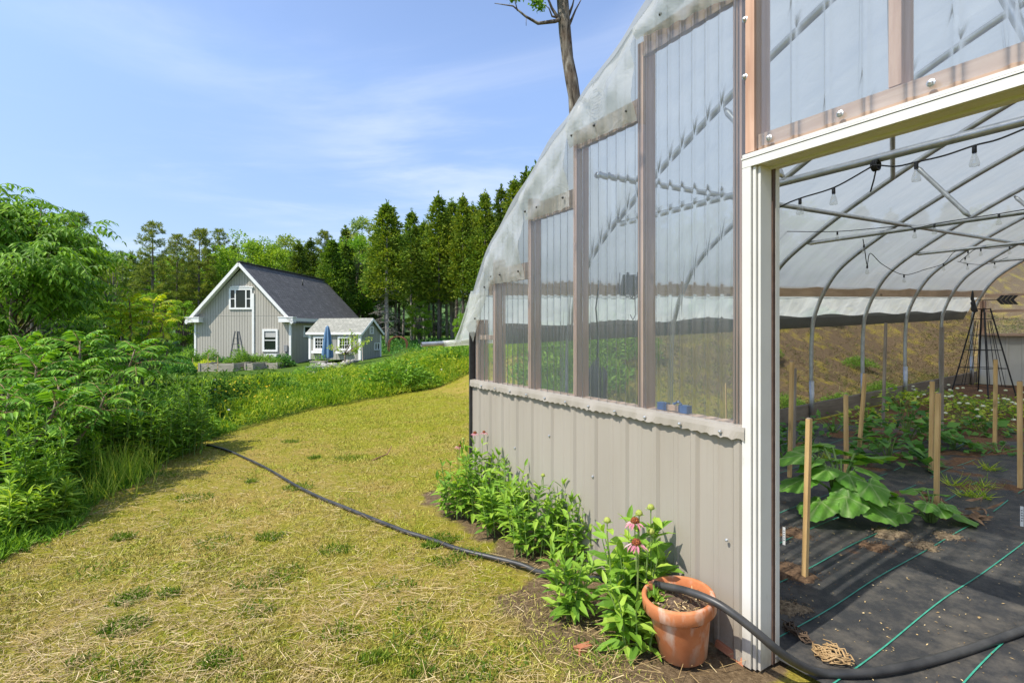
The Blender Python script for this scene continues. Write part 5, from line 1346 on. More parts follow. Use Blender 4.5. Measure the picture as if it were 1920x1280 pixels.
def window(parent, cx, z0, z1, w, y, split=None, mull=(), axis='x', fw=.12, grid=None, blind=0, trimname='window'):
    """frame (part) with pane and blind (sub-parts); wall face at y, facing -y (axis x) or +x (axis y)"""
    def bx(mb, a0, a1, d0, d1, zz0, zz1):
        if axis == 'x': mb.box(cx+a0, cx+a1, y-d1, y-d0, zz0, zz1)
        else: mb.box(y+d0, y+d1, cx+a0, cx+a1, zz0, zz1)
    h = w/2; mb = MB()
    bx(mb,-h-fw,-h,0,.07,z0-fw,z1+fw); bx(mb,h,h+fw,0,.07,z0-fw,z1+fw); bx(mb,-h,h,0,.066,z1,z1+fw); bx(mb,-h,h,0,.075,z0-fw,z0)
    if split is not None: bx(mb,-h,h,.012,.05,split-.03,split+.03)
    for m_ in mull: bx(mb,m_-.045,m_+.045,.012,.055,z0,z1)
    if grid:
        for k in range(1,grid[0]): bx(mb,-h+w*k/grid[0]-.012,-h+w*k/grid[0]+.012,.012,.034,z0,z1)
        for k in range(1,grid[1]): bx(mb,-h,h,.012,.031,z0+(z1-z0)*k/grid[1]-.012,z0+(z1-z0)*k/grid[1]+.012)
    fr = mb.build(trimname, m_trim, parent)
    mb = MB(); bx(mb,-h,h,.002,.010,z0,z1); mb.build('pane', m_glass, fr)
    if blind:
        mb = MB(); bx(mb,-h+.05,h-.05,.0102,.0112,z1-(z1-z0)*blind,z1-.03); mb.build('blind', m_blind, fr)
    return fr
# --- house
HW, HLn, HE, HR = 7.2, 12.0, 3.30, 7.05      # width, length, eave, ridge above base
hb = np.array([-15.48, 36.0, -.72]); hrot = R(-6)
ho = thing('house', 'grey plank sided gable house with dark shingle roof and white trim', 'house', hb, hrot)
half = HW/2
ztop = lambda x: HE+(HR-.22-HE)*(1-abs(x+half)/half)
mb = MB(); ztl = lambda u: ztop(u-half)
tmp = MB(); planks(tmp, -half, half, lambda u: HE+(HR-.25-HE)*(1-abs(u)/half), 'x', 0.0, -1)
tmp.v = [(x-half, y, z) for x,y,z in tmp.v]; tmp.box(-HW, 0, .03, .05, 0, HE); tmp.build('gable_wall', m_hs, ho)
mb = MB(); planks(mb, 0, HLn, lambda y: HE, 'y', 0.0); mb.box(-HW, -HW+.05, .06, HLn, 0, HE); mb.box(-HW+.05, -.03, HLn-.05, HLn, 0, HE); mb.build('side_wall', m_hs, ho)
mb = MB(); mb.add([(-HW,HLn,HE),(-.03,HLn,HE),(-half,HLn,HR-.3)], [(0,1,2)]); mb.build('rear_gable', m_hs, ho)
# horizontal seam on the gable
mb = MB(); mb.box(-HW+.1, -.1, -.012, .0, HE+.12, HE+.15); mb.build('seam_trim', m_hs, ho)
ov = .38; sl = (HR-HE-.0)/half; 
def rz(x): return HR-abs(x+half)*sl
mb = MB(); th = .14
for sg in (-1,1):
    xe = -half+sg*(half+ov); vs = []
    for y in (-.42, HLn+.35):
        for x, dz in ((-half,0),(xe,0),(xe,-th),(-half,-th)): vs.append((x, y, rz(x)+dz+.12))
    mb.add(vs, [(0,1,2,3),(7,6,5,4),(0,4,5,1),(1,5,6,2),(2,6,7,3)])
rf = mb.build('roof', m_roofd, ho)
mb = MB(); mb.beam((-half,-.43,HR+.135),(-half,HLn+.36,HR+.135),.30,.05); mb.build('ridge_cap', m_roofd, rf)
mb = MB(); mb.tube([(-half+1.0,6.5,rz(-half+1.0)+.1),(-half+1.0,6.5,rz(-half+1.0)+.62)], .055, 8); mb.build('vent_pipe', nmat('dark_pipe',(.05,.05,.05),(.1,.1,.1),9,.6,0), rf, True)
for sg in (-1,1):
    xe = -half+sg*(half+ov)
    mb = MB(); mb.beam((-half,-.445,HR-.03),(xe,-.445,rz(xe)-.03),.05,.20,up=(0,0,1)); mb.beam((-half,-.20,HR-.055),(xe,-.20,rz(xe)-.055),.42,.03,up=(0,0,1)); mb.build('rake_board', m_trim, ho)
    mb = MB(); x0, x1 = sorted((xe, xe-sg*1.0)); mb.box(x0-.02, x1+.02, -.47, -.001, HE-.36, HE-.05); mb.box(x0-.06, x1+.06, -.50, -.001, HE-.05, HE+.02); mb.build('cornice_return', m_trim, ho)
    mb = MB(); x0, x1 = sorted((xe, xe-sg*.03)); mb.box(x0, x1, -.40, HLn+.3, HE-.34, HE-.06)
    x0, x1 = sorted((xe-sg*.035, -half+sg*half)); mb.box(x0, x1, .05, HLn+.3, HE-.36, HE-.34); mb.build('eave_fascia', m_trim, ho)
for x0, x1, y0, y1 in ((-.10,.035,-.035,.10),(-HW-.035,-HW+.10,-.035,.10)):
    mb = MB(); mb.box(x0,x1,y0,y1,0,HE-.37); mb.build('corner_board', m_trim, ho)
mb = MB(); mb.box(-2.83,-2.69,-.07,-.001,.0,4.98); mb.build('vertical_trim', m_trim, ho)
fr = window(ho, -3.70, 3.98, 5.22, 1.48, 0, None, (-.40,.40), fw=.13); fr['label'] = 'wide three part window high in the gable'
mb = MB(); mb.box(-.78-3.70,.95-3.70,-.09,-.001,5.37,5.46); mb.box(-.62-3.70,.66-3.70,-.10,-.001,5.462,5.50); c_ = mb.build('head_trim', m_trim, fr)
for xx in (-.57,.57):
    mb = MB(); mb.box(-3.70+xx-.17,-3.70+xx+.17,-.05,-.012,4.58,4.63); mb.build('meeting_rail', m_trim, fr)
window(ho, -1.50, 1.02, 2.32, .86, 0, 1.68, fw=.14, blind=.33)
window(ho, 2.6, 2.02, 2.62, 1.5, 0.0, None, (), 'y', .13)
mb = MB(); mb.box(-.45,-.2,-.12,-.001,.9,1.35); mb.tube([(-.32,-.05,.9),(-.32,-.05,.05)],.03,6); mb.build('meter_box', nmat('grey_metal',(.2,.2,.2),(.3,.3,.3),9,.5,0), ho)
# --- shed
SW, SD_, SE, SR = 3.855, 2.5, 1.78, 2.66
sb_ = np.array([-9.71, 33.0, -.25]); srot = R(-16)
so_ = thing('garden_shed', 'small grey garden shed with pale shingle roof and white trim', 'shed', sb_, srot)
mb = MB(); planks(mb, 0, SW, lambda x: SE, 'x', 0.0, -1, 0, .30, .03, .02); mb.v = [(x-SW,y,z) for x,y,z in mb.v]; mb.build('front_wall', m_sh, so_)
mb = MB(); planks(mb, -SD_/2, SD_/2, lambda u: SE+(SR-.12-SE)*(1-abs(u)/(SD_/2)), 'y', 0.0, 1, 0, .30, .03, .02); mb.v = [(x,y+SD_/2,z) for x,y,z in mb.v]; mb.build('gable_wall', m_sh, so_)
mb = MB(); mb.box(-SW, -SW+.04, .03, SD_, 0, SE); mb.box(-SW+.04, -.03, SD_-.04, SD_, 0, SE); mb.build('rear_wall', m_sh, so_)
mb = MB(); mid = SD_/2; s2 = (SR-SE)/mid; ov = .16
for sg in (-1,1):
    ye = mid+sg*(mid+ov); vs = []
    for x in (-SW-.16, .16):
        for y, dz in ((mid,0),(ye,0),(ye,-.07),(mid,-.07)): vs.append((x, y, SR-abs(y-mid)*s2+dz+.06))
    mb.add(vs, [(0,1,2,3),(7,6,5,4),(0,4,5,1),(1,5,6,2),(2,6,7,3)])
mb.build('roof', m_roofg, so_)
for sg in (-1,1):
    mb = MB(); ye = mid+sg*(mid+ov); mb.beam((.175,mid,SR-.05),(.175,ye,SR-(mid+ov)*s2-.05),.03,.15,up=(0,0,1)); mb.build('rake_board', m_trim, so_)
mb = MB(); mb.box(-SW-.16,.155,-ov-.02,-ov+.0,SE-.16,SE-.02+.0); mb.box(-SW,.02,-ov+.002,-.0,SE-.17,SE-.13); mb.build('eave_fascia', m_trim, so_)
for x0,x1,y0,y1 in ((-.14,.03,-.035,.10),(-SW-.03,-SW+.12,-.035,.10),(-.02,.03,SD_-.12,SD_+.02)):
    mb = MB(); mb.box(x0,x1,y0,y1,0,SE-.18); mb.build('corner_post', m_trim, so_)
for cx_ in (-3.0,-1.15):
    fr = window(so_, cx_, .72, 1.38, .72, 0, None, (), 'x', .13, (4,3))
    mb = MB(); mb.box(cx_-.55,cx_+.55,-.22,-.001,.40,.56); mb.build('flower_box', m_trim, fr)
window(so_, mid, 1.72, 2.08, .30, 0.0, None, (), 'y', .06, (2,3))
window(so_, SD_-.55, .62, 1.0, .55, 0.0, None, (0,), 'y', .05)
# --- patio umbrella, closed
ub = at(614,684,31.0); ub[2] = float(terr(ub[0],ub[1]))
uo = thing('patio_umbrella', 'closed blue patio umbrella standing in front of the shed', 'umbrella', ub)
t = NT('blue_canvas'); n_ = t.noise(t.coord('Object'), 5, 4); t.set(t.ramp(n_,[(.3,(.075,.155,.27)),(.7,(.13,.22,.34))]), .8, 0, .2); m_canvas = t.m
topz = CH+(HY-610)/F*31-ub[2]; botz = CH+(HY-671)/F*31-ub[2]
K = 48; prof = [(0,1.0),(.07,.97),(.10,.94),(.16,.78),(.22,.5),(.275,.22),(.30,.06),(.28,0.0)]
mb = MB(); vs = []
for r_, w in prof:
    for j in range(K):
        a = 2*math.pi*j/K; f = 1+.24*math.cos(a*6+.5*math.sin(a))*min(1,r_*5)
        vs.append((r_*f*math.cos(a), r_*f*math.sin(a), botz+(topz-botz)*w+.025*math.cos(a*6)*(w<.05)))
mb.add(vs, [(i*K+j,i*K+(j+1)%K,(i+1)*K+(j+1)%K,(i+1)*K+j) for i in range(len(prof)-1) for j in range(K)]); mb.build('canopy', m_canvas, uo, True)
mb = MB(); mb.tube([(0,0,0),(0,0,botz+.5)], .025, 8); mb.build('pole', m_white, uo, True)
mb = MB(); mb.lathe([(0,.10),(.05,.10),(.22,.05),(.25,0)], 16); mb.build('base', m_dark, uo)
# --- step ladder
lb = at(444,664,33.5); lb[2] = float(terr(lb[0],lb[1])); ltop = CH+(HY-621)/F*33.5-lb[2]
lo_ = thing('step_ladder', 'open grey step ladder standing before the house gable', 'ladder', lb)
m_lad = nmat('grey_paint', (.10,.10,.10), (.18,.18,.18), 9, .6, 0)
for (fx, tx, nm) in ((-.55,-.12,'front_section'),(.62,.14,'rear_section')):
    mb = MB(); w0 = .50
    for s_ in (0,1):
        dx = -s_*.42*(1 if fx < 0 else -1)*-.9
        x0 = fx+(.62 if fx < 0 else -.62)*s_; x1 = tx+(.10 if fx < 0 else -.16)*s_
        mb.beam((x0, .25*s_, 0),(x1, .12*s_, ltop),.055,.09,up=(0,1,0))
    for k in range(1,6):
        w = k/6.2; p = Vector((fx,0,0)).lerp(Vector((tx,0,ltop)),w); q = Vector((fx+(.62 if fx<0 else -.62),.25,0)).lerp(Vector((tx+(.10 if fx<0 else -.16),.12,ltop)),w)
        mb.beam(tuple(p), tuple(q), .05, .03)
    mb.build(nm, m_lad, lo_)
# --- raised beds
m_bed = wood('bed_boards', (.34,.30,.24), (.52,.47,.38), 0, 5, .85)
m_bedsoil = nmat('bed_soil', (.07,.05,.035), (.16,.11,.07), 20, .95, .5)
m_gm = leafmat('garden_leaf', [(0,(.05,.12,.02)),(.5,(.11,.21,.03)),(1,(.22,.33,.05))], .38, .6)
m_gdk = leafmat('garden_dark_leaf', [(0,(.025,.08,.025)),(.5,(.05,.14,.03)),(1,(.09,.20,.04))], .35, .6)
m_gyel = leafmat('golden_herb', [(0,(.18,.24,.02)),(.5,(.34,.38,.03)),(1,(.50,.46,.05))], .4, .6)
def bed(px0, px1, Y, dpth, h, label, rot=0):
    a = at(px0,690,Y); w = (px1-px0)/F*Y; z = float(terr(a[0]+w/2,Y))
    o = thing('raised_bed', label, 'raised bed', (a[0]+w/2,Y,z-.05), rot, 'raised garden beds')
    mb = MB(); hw = w/2
    for k in range(3):
        z0 = k*h/3; z1 = (k+1)*h/3-.012
        mb.box(-hw,hw,0,.05,z0,z1); mb.box(-hw,hw,dpth-.05,dpth,z0,z1); mb.box(-hw,-hw+.05,.051,dpth-.051,z0,z1); mb.box(hw-.05,hw,.051,dpth-.051,z0,z1)
    for x in (-hw-.02,hw-.08): mb.box(x,x+.1,-.04,-.001,0,h+.03)
    mb.build('boards', m_bed, o); mb = MB(); mb.box(-hw+.051,hw-.051,.052,dpth-.052,h*.3,h*.82); mb.build('soil', m_bedsoil, o); return o
bed(374,437,30.5,3.6,.52,'weathered raised bed nearest the camera with thin canes beside it',R(4))
bed(459,474,31.5,3.0,.46,'short raised bed right of the long weathered one')
bed(476,520,33.0,1.6,.42,'low raised bed below the ladder and lower window')
for k,(px,py0,py1,Y,lab) in enumerate([(390,663,700,30,'thin cane left of centre at the nearest raised bed'),(408,668,702,29.8,'thin cane at the centre of the nearest raised bed'),(371,682,700,30,'cane at the left corner of the nearest raised bed'),(352,676,698,30,'cane left of the nearest raised bed'),(361,671,692,31,'taller cane left of the nearest raised bed'),(343,678,694,31,'cane in the leaf patch near the sumac')]):
    p = at(px,py1,Y); p[2] = float(terr(p[0],p[1])); t_ = CH+(HY-py0)/F*Y
    mb = MB(); mb.tube([(0,0,-.05),(.01,0,t_-p[2])],.016,6); o = mb.build('garden_cane', m_stake); o.location = p; tag(o, lab, 'cane', 'canes by the raised beds')
# --- small garden things
p = at(762*.0+492,665,34.5); p[2] = float(terr(p[0],p[1])); o = thing('heat_pump', 'white outdoor unit below the lower house window', 'outdoor unit', (p[0]+.3,35.2,float(terr(p[0],35.2))+.25), hrot)
mb = MB(); mb.box(-.42,.42,-.16,.16,0,.55); mb.box(-.44,.44,-.17,.17,.55,.58); mb.build('casing', m_trim, o); mb = MB(); mb.lathe([(.2,0),(.22,.012),(.0,.014)],20); mb.v=[(x-.1,-.161-z,y+.28) for x,y,z in mb.v]; mb.build('fan_grille', m_lad, o)
mb = MB(); mb.box(-.4,-.32,-.15,.15,-.25,0); mb.box(.32,.4,-.15,.15,-.25,0); mb.build('foot', m_lad, o)
p = at(588,700,27.5); p[2] = float(terr(p[0],p[1])); o = thing('round_tub', 'round grey metal tub on stone slabs left of the umbrella', 'tub', p)
mb = MB(); mb.lathe([(0,0),(.40,0),(.42,.05),(.425,.45),(.44,.47),(.44,.50),(.40,.505),(.36,.47),(0,.46)],28); mb.build('tub_body', nmat('grey_zinc',(.20,.20,.21),(.32,.32,.33),8,.55,.1,metal=.2), o, True)
p = at(597,684,30.5); p[2] = float(terr(p[0],p[1])); o = thing('planter_box', 'wooden planter box between the tub and the shed', 'planter', p)
mb = MB(); mb.box(-.42,.42,-.2,.2,0,.42); mb.box(-.45,.45,-.23,.23,.42,.46); mb.build('box_boards', m_bed, o)
n=90; tg = leaves('foliage', np.stack([rng.uniform(-.38,.38,n),rng.uniform(-.18,.18,n),rng.uniform(.46,.8,n)],-1), rdir(n), rdir(n), rng.uniform(.08,.16,n), .05, 'fold', m_gm, o)
m_rock = nmat('field_stone', (.24,.22,.19), (.46,.43,.38), 5, .9, .6, .03)
def stone(p, s):
    bm_ = MB(); K=9; vs=[]; 
    for i in range(6):
        th_ = math.pi*i/5
        for j in range(K):
            a=2*math.pi*j/K; r_=s*(.8+.35*random.random()); vs.append((r_*1.3*math.sin(th_)*math.cos(a), r_*math.sin(th_)*math.sin(a), r_*.55*math.cos(th_)))
    bm_.add(vs,[(i*K+j,(i+1)*K+j,(i+1)*K+(j+1)%K,i*K+(j+1)%K) for i in range(5) for j in range(K)])
    return bm_
for k in range(16):
    px = random.uniform(600,668); Y = random.uniform(27,30.5); q = at(px,690,Y); q[2] = float(terr(q[0],q[1]))+random.uniform(.0,.38)
    if k > 11: px = random.uniform(556,590); Y = random.uniform(26.4,27.2); q = at(px,700,Y); q[2] = float(terr(q[0],q[1]))+.06
    o = stone(q, random.uniform(.16,.34)).build('field_stone', m_rock); o.location = q; o.rotation_euler=(0,0,random.random()*3)
    tag(o, 'pale field stone in the loose pile under the umbrella' if k<12 else 'flat pale stone slab in front of the round tub', 'stone', 'field stones in the pile' if k<12 else 'stone slabs by the tub')
p = at(680,668,32.0); p[2] = float(terr(p[0],p[1])); mb = MB(); mb.tube([(0,0,0),(-.18,.5,1.0)],.03,6); o = mb.build('leaning_pole', m_grey_stake); o.location = p; tag(o,'grey pole leaning on the shed gable corner','pole')
# rusty arch by the trees
p = at(745,650,41); p[2] = float(terr(p[0],p[1])); o = thing('rusty_arch','rusty curved iron frame under the trees right of the shed','garden arch',p)
m_rust = nmat('rust', (.10,.035,.02),(.22,.09,.05),12,.85,.3)
for dy in (0,.5):
    mb = MB(); mb.tube([(-.75,dy,-.1),(-.72,dy,.7)]+[(.72*math.cos(a),dy,.7+.55*math.sin(a)) for a in np.linspace(math.pi,0,12)]+[(.75,dy,-.1)],.045,6); mb.build('hoop', m_rust, o)
mb = MB(); mb.beam((-.7,.02,.7),(-.7,.48,.7),.05,.05); mb.build('cross_bar', m_rust, o)
# young sparse tree before the shed
p = at(646,684,29.5); p[2] = float(terr(p[0],p[1])); o = thing('young_tree','sparse young fruit tree with yellow green leaves before the shed','tree',p)
mb = MB(); mb.tube([(0,0,-.1),(.03,0,.5),(0,0,.8)],[.05,.04,.035],6); P=[];D=[]
for k in range(13):
    a=random.random()*6.28; e=np.array([math.cos(a)*random.uniform(.5,1.2)*1.25, math.sin(a)*.6, random.uniform(1.0,1.95)])
    if k<2: e=np.array([1.35+.15*k,-.1,1.55])
    mb.tube([(0,0,.7),tuple(e*np.array([.45,.45,.62])+np.array([0,0,.15])),tuple(e)],[.025,.016,.006],5)
    m=34; u=rng.uniform(.35,1.05,m)[:,None]; P.append((e*np.array([.45,.45,.62]))*(1-u)+e*u+rng.normal(0,.07,(m,3))); D.append(rdir(m))
mb.build('trunk', m_twig, o, True); P=np.concatenate(P);D=np.concatenate(D); leaves('crown',P,D,rdir(len(P)),rng.uniform(.09,.16,len(P)),.07,'quad',m_lime,o)
# --- garden plants: generic leafy clumps, each a thing
G_GP = 'leafy plants in the house garden'
protos = {}
def leafy_proto(key, mat, r, h, n, L, wr, shape='dome'):
    u = rng.random(n); a = rng.random(n)*6.283; rr = r*np.sqrt(rng.random(n)); z = h*(1-(rr/r)**2*.6)*(.15+.85*u**.7)
    # several overlapping lobes give an uneven outline
    lob = 1+.25*np.sin(a*3+1)+.15*np.sin(a*5)
    P = np.stack([rr*lob*np.cos(a), rr*lob*np.sin(a), z*(.85+.3*np.sin(a*2+rr*4)**2)], -1)
    D = np.stack([np.cos(a)+rng.normal(0,.7,n), np.sin(a)+rng.normal(0,.7,n), rng.uniform(-.2,1.2,n)], -1)
    mm = (mat, P, D, rdir(n)+np.array([0,0,.7]), L*rng.uniform(.6,1.2,n), wr); protos[key] = [mm, None]
def leafy(key, px, Y, label, sc=1.0, group=G_GP, cat='plant', name='garden_plant', base=None):
    p = at(px, 690, Y) if base is None else np.array(base, float); p[2] = float(terr(p[0],p[1]))-.03
    mm, src = protos[key]
    if src is None:
        o = thing(name, label, cat, p, 0, group); o.scale = (sc,sc,sc)
        mat, P, D, N, L, wr = mm; leaves('foliage', P, D, N, L, L*wr, 'fold', mat, o)
        mb = MB()
        for k in range(9):
            a = k*.7; e = P[int(rng.integers(len(P)))]; mb.tube([(0,0,-.05),tuple(e*.5),tuple(e)],[.02,.014,.006],4)
        mb.build('stem', m_stem, o); protos[key][1] = o; return o
    return dup(src, p, random.random()*6.28, sc, label, group)
leafy_proto('mid', m_gm, .75, .95, 1500, .15, .42); leafy_proto('dark', m_gdk, .7, .9, 1500, .16, .5); leafy_proto('gold', m_gyel, .6, .6, 1200, .11, .45)
leafy_proto('tall', m_gm, .5, 1.35, 1300, .20, .2)
gp = [('mid',335,32.5,'bushy green plant at the left end of the house garden',1.1),('tall',352,33.5,'tall leafy plant left of the gable base',1.0),('mid',372,34,'green plant behind the nearest raised bed, left side',1.0),('gold',386,32.2,'yellow green herb mound behind the nearest raised bed',1.0),
 ('tall',395,34,'tall green plant left of the ladder',.95),('dark',418,33.2,'dark green clump behind the nearest raised bed',.8),('mid',432,32.6,'bright green clump left of the ladder foot',.75),('tall',452,32.8,'tall plant hiding the ladder foot',1.0),('mid',468,33.5,'green plant between ladder and lower window',1.0),
 ('dark',480,34.3,'dark plant under the vertical trim board',.8),('mid',499,34.6,'bushy plant under the lower window',.9),('dark',530,34.3,'rounded dark bush by the house corner',.95),('mid',517,33.6,'pale bush left of the house corner bush',.7),('gold',364,31.6,'golden plant by the canes',.8),('dark',325,30,'broad dark leafy patch by the canes',.9),('dark',345,28.5,'dark leafy patch nearest the sumac',.9),('mid',310,33,'plant beyond the yellow sumac tops',1.0)]
for k, px, Y, lab, sc in gp: leafy(k, px, Y, lab, sc)
# --- wild flower bank between the lawn and the garden
def far_edge(x): return np.interp(x, FAR_EDGE[:,0], FAR_EDGE[:,1])
n = 150000; X = rng.uniform(-11.5,3.2,n); e = np.where(X < -4.45, 8.6, far_edge(X)); Y = e+np.abs(rng.gamma(1.25,2.9,n))
m_ = (vnoise(X,Y,.9,31)); keep = (Y < 24) & (rng.random(n) < .75) & (X > -13) & ~((X < -4.45) & (Y < 8.6+(-4.45-X)*.3)); X,Y,m_ = X[keep],Y[keep],m_[keep]; n = len(X)
h_ = (.34+.18*m_)*np.clip((Y-np.where(X<-4.45,8.6,far_edge(X)))/.7+.25,.25,1); h_ = np.clip(h_,.08,.75)*(1-.35*sm(Y,16,24))
D = np.stack([rng.normal(0,.55,n),rng.normal(0,.55,n),rng.uniform(.1,1.3,n)],-1)
m_mead = leafmat('meadow_leaf', [(0,(.07,.14,.015)),(.4,(.15,.23,.025)),(.75,(.27,.33,.04)),(1,(.40,.39,.07))], .4, .65, None, 1.1, .2, 1.5, (.55,(.60,.80,.6)))
tag(leaves('wildflower_meadow', np.stack([X,Y,terr(X,Y)+h_*rng.random(n)**.7],-1), D, rdir(n), rng.uniform(.05,.15,n), rng.uniform(.010,.028,n), 'fold', m_mead), 'bright yellow green wildflower bank between the lawn and the garden', 'wildflowers', kind='stuff')
def dots(n, mat, lab, s, seed):
    X = rng.uniform(-10,-.5,n); Y = np.where(X<-4.45,8.8,far_edge(X))+rng.gamma(1.3,2.6,n); k = (vnoise(X,Y,1.3,seed) > .1)&(Y<22); X,Y = X[k],Y[k]; n=len(X)
    a = rng.random(n)*6.28
    tag(leaves('wild_blossoms', np.stack([X,Y,terr(X,Y)+rng.uniform(.3,.62,n)*(1-.3*sm(Y,16,24))],-1), np.stack([np.cos(a),np.sin(a),rng.normal(0,.3,n)],-1), np.stack([rng.normal(0,.4,n),rng.normal(0,.4,n),np.ones(n)],-1), s*rng.uniform(.6,1.2,n), s*.9, 'quad', mat), lab, 'wildflowers', kind='stuff')
dots(700, leafmat('yellow_petal',[(0,(.60,.42,.02)),(1,(.75,.60,.04))],.2,.6,gain=1.0), 'small yellow wildflower heads over the bank', .05, 41)
dots(150, leafmat('white_petal',[(0,(.62,.60,.58)),(1,(.80,.78,.78))],.2,.6,gain=1.0), 'small white wildflower heads over the bank', .055, 52)
leafy_proto('bank', m_gold, .8, .75, 2600, .13, .3); leafy_proto('bankl', m_gm, .7, .65, 2000, .12, .28); leafy_proto('banky', m_mead, .8, .6, 2000, .11, .25)
G_BP = 'leafy bushes on the wildflower bank'
# the bank bushes stand along the lawn's far edge
for key, px, Y, lab, sc in [('bank',742,13.1,'dark green bush at the lawn edge in front of the roll bar end',1.05),('bank',716,13.6,'dark green bush touching the left of the bigger bank bush',.8),('bank',772,13.4,'green bush between the bigger bank bush and the greenhouse corner',.75),('bank',603,11.6,'small dark bush at the lawn edge below the umbrella',.55),
  ('bank',655,12.7,'small dark bush at the lawn edge below the shed',.5),('bankl',700,15.2,'bright green bush below the shed gable',.9),('bankl',812,16.5,'bright bush under the protruding roll bar',.9),('bankl',850,17.5,'bright bush beside the greenhouse film edge',.9),('bankl',505,14.0,'green bush in the middle of the bank left of the tub',.8),
  ('bankl',445,11.5,'green bush on the bank right of the goldenrod tip',.75),('bankl',410,12.6,'green bush on the bank behind the goldenrod tip',.8),('banky',560,13,'yellow green bush on the bank below the tub',.8),('banky',790,18,'yellow green bush high on the bank left of the roll bar',1.0),('banky',640,17,'yellow green bush on the bank below the stone pile',1.0),('banky',480,10.9,'yellow green bush at the lawn edge',.5),('bankl',880,19,'leafy bush behind the greenhouse corner',1.0),('banky',835,15.2,'tall pale bush under the middle of the protruding roll bar',1.15),('bankl',868,15.6,'tall bright bush directly left of the greenhouse corner',1.15),('banky',765,15.0,'pale weedy bush rising behind the bigger bank bush',1.2),('banky',690,13.6,'pale weedy bush left of the bank bushes below the shed',1.0),('banky',625,13.2,'pale weedy bush below the round tub',.95),('bankl',535,11.9,'fresh green bush at the lawn edge left of the umbrella',.75),('bankl',585,16.5,'fresh green bush behind the lawn edge below the tub',1.0),('banky',420,10.6,'pale weedy bush at the lawn edge by the goldenrod tip',.7)]:
    leafy(key, px, Y, lab, sc, G_BP, 'bush', 'bank_bush')

for key, lx_, ly_, lab, sc in [('bank',-8.2,4.2,'dark bush on the bank seen through the left clear panels',1.3),('bank',-9.5,5.6,'larger dark bush higher on the bank seen through the clear panels',1.6),('bank',-7.4,3.0,'dark bush low on the bank just outside the greenhouse corner',.9),('bankl',-5.3,6.3,'green weed by the baseboard outside the greenhouse, left of the black post',.45),
  ('bankl',-7.2,8.6,'green weed patch high on the dry bank under the rolled curtain',.6),('bankl',-5.2,9.6,'green weed outside the baseboard near the tall grey stakes',.4),('bankl',-6.4,11.2,'small green weed on the dry bank near the trellis',.45),('bankl',-5.0,7.6,'tuft of weed outside the baseboard behind the squash',.35),('bankl',-8.0,12.6,'weed high on the dry bank near the far wall',.6)]:
    q = gw(lx_, ly_); leafy(key, 0, 0, lab, sc, G_BP, 'bush', 'bank_bush', base=(q[0],q[1],0))
# ------------------------------------------------------------------ trees
m_bark = nmat('grey_bark', (.085,.070,.058), (.22,.19,.16), 7, .95, .6, .03, (3,3,.6))
m_barkl = nmat('pale_dead_bark', (.22,.20,.18), (.40,.37,.33), 7, .95, .5, .02, (3,3,.6))
m_cedar = leafmat('cedar_spray', [(0,(.040,.078,.010)),(.45,(.082,.132,.016)),(.8,(.135,.18,.022)),(1,(.20,.235,.035))], .28, .75, None, .5, .15, 1.6, (.11,(.62,.84,.95)))
m_cedar2 = leafmat('dark_cedar_spray', [(0,(.022,.05,.010)),(.5,(.05,.085,.014)),(1,(.10,.14,.022))], .25, .75, None, .5, .15, 1.6, (.11,(.66,.86,.95)))
m_pine = leafmat('pine_needle', [(0,(.06,.095,.022)),(.5,(.125,.165,.034)),(1,(.23,.25,.055))], .25, .75, None, .5, .15, 1.6, (.11,(.66,.86,.95)))
m_decid = leafmat('maple_leaf', [(0,(.06,.13,.015)),(.5,(.12,.215,.022)),(1,(.21,.30,.04))], .38, .65, None, .4, .2, 1.6, (.11,(.72,.9,.9)))
m_decp = leafmat('pale_birch_leaf', [(0,(.09,.14,.04)),(.5,(.16,.21,.06)),(1,(.25,.29,.10))], .38, .65, None, .4, .2, 1.6, (.11,(.72,.9,.9)))
def conifer_arrays(H, c0, rb, nb, per, cone=1.0, seed=0, L=.34, up=.25):
    g = np.random.default_rng(seed); P=[];D=[];tw=[]
    lop = g.random()*6
    for k in range(nb):
        w = g.random()**.82; z = H*(c0+(1-c0)*w)
        a = g.random()*6.283; env = rb*(1-w)**cone*(.85+.35*math.sin(a*2+lop)*(.5+.5*math.sin(w*9+lop)))+.10
        if w < .12: env *= .45+4*w
        r = env*g.uniform(.55,1.12)
        m = max(4, int(per*(.35+r/rb))); u = g.uniform(.18,1.0,m)**.75
        dr = np.array([math.cos(a), math.sin(a), 0]); zt = -.22*r+.30*r*up
        q = dr[None]*(r*u)[:,None]; q[:,2] = z+zt*u-.10*r*u**2
        nc = max(2, m//9); cen = q[g.integers(0,m,nc)]; q = .55*q+.45*cen[g.integers(0,nc,m)]; q += g.normal(0,.10+.055*r,(m,3))*np.array([1,1,.7])
        P.append(q); d = dr[None]*.9+g.normal(0,.55,(m,3)); d[:,2] += up; D.append(d)
        tw.append((z, a, r))
    P.append(np.stack([g.normal(0,.07,40),g.normal(0,.07,40),H*g.uniform(.93,1.03,40)],-1)); d = g.normal(0,.4,(40,3)); d[:,2]+=1; D.append(d)
    P=np.concatenate(P);D=np.concatenate(D); LL=L*g.uniform(.6,1.25,len(P))
    return P,D,LL,tw
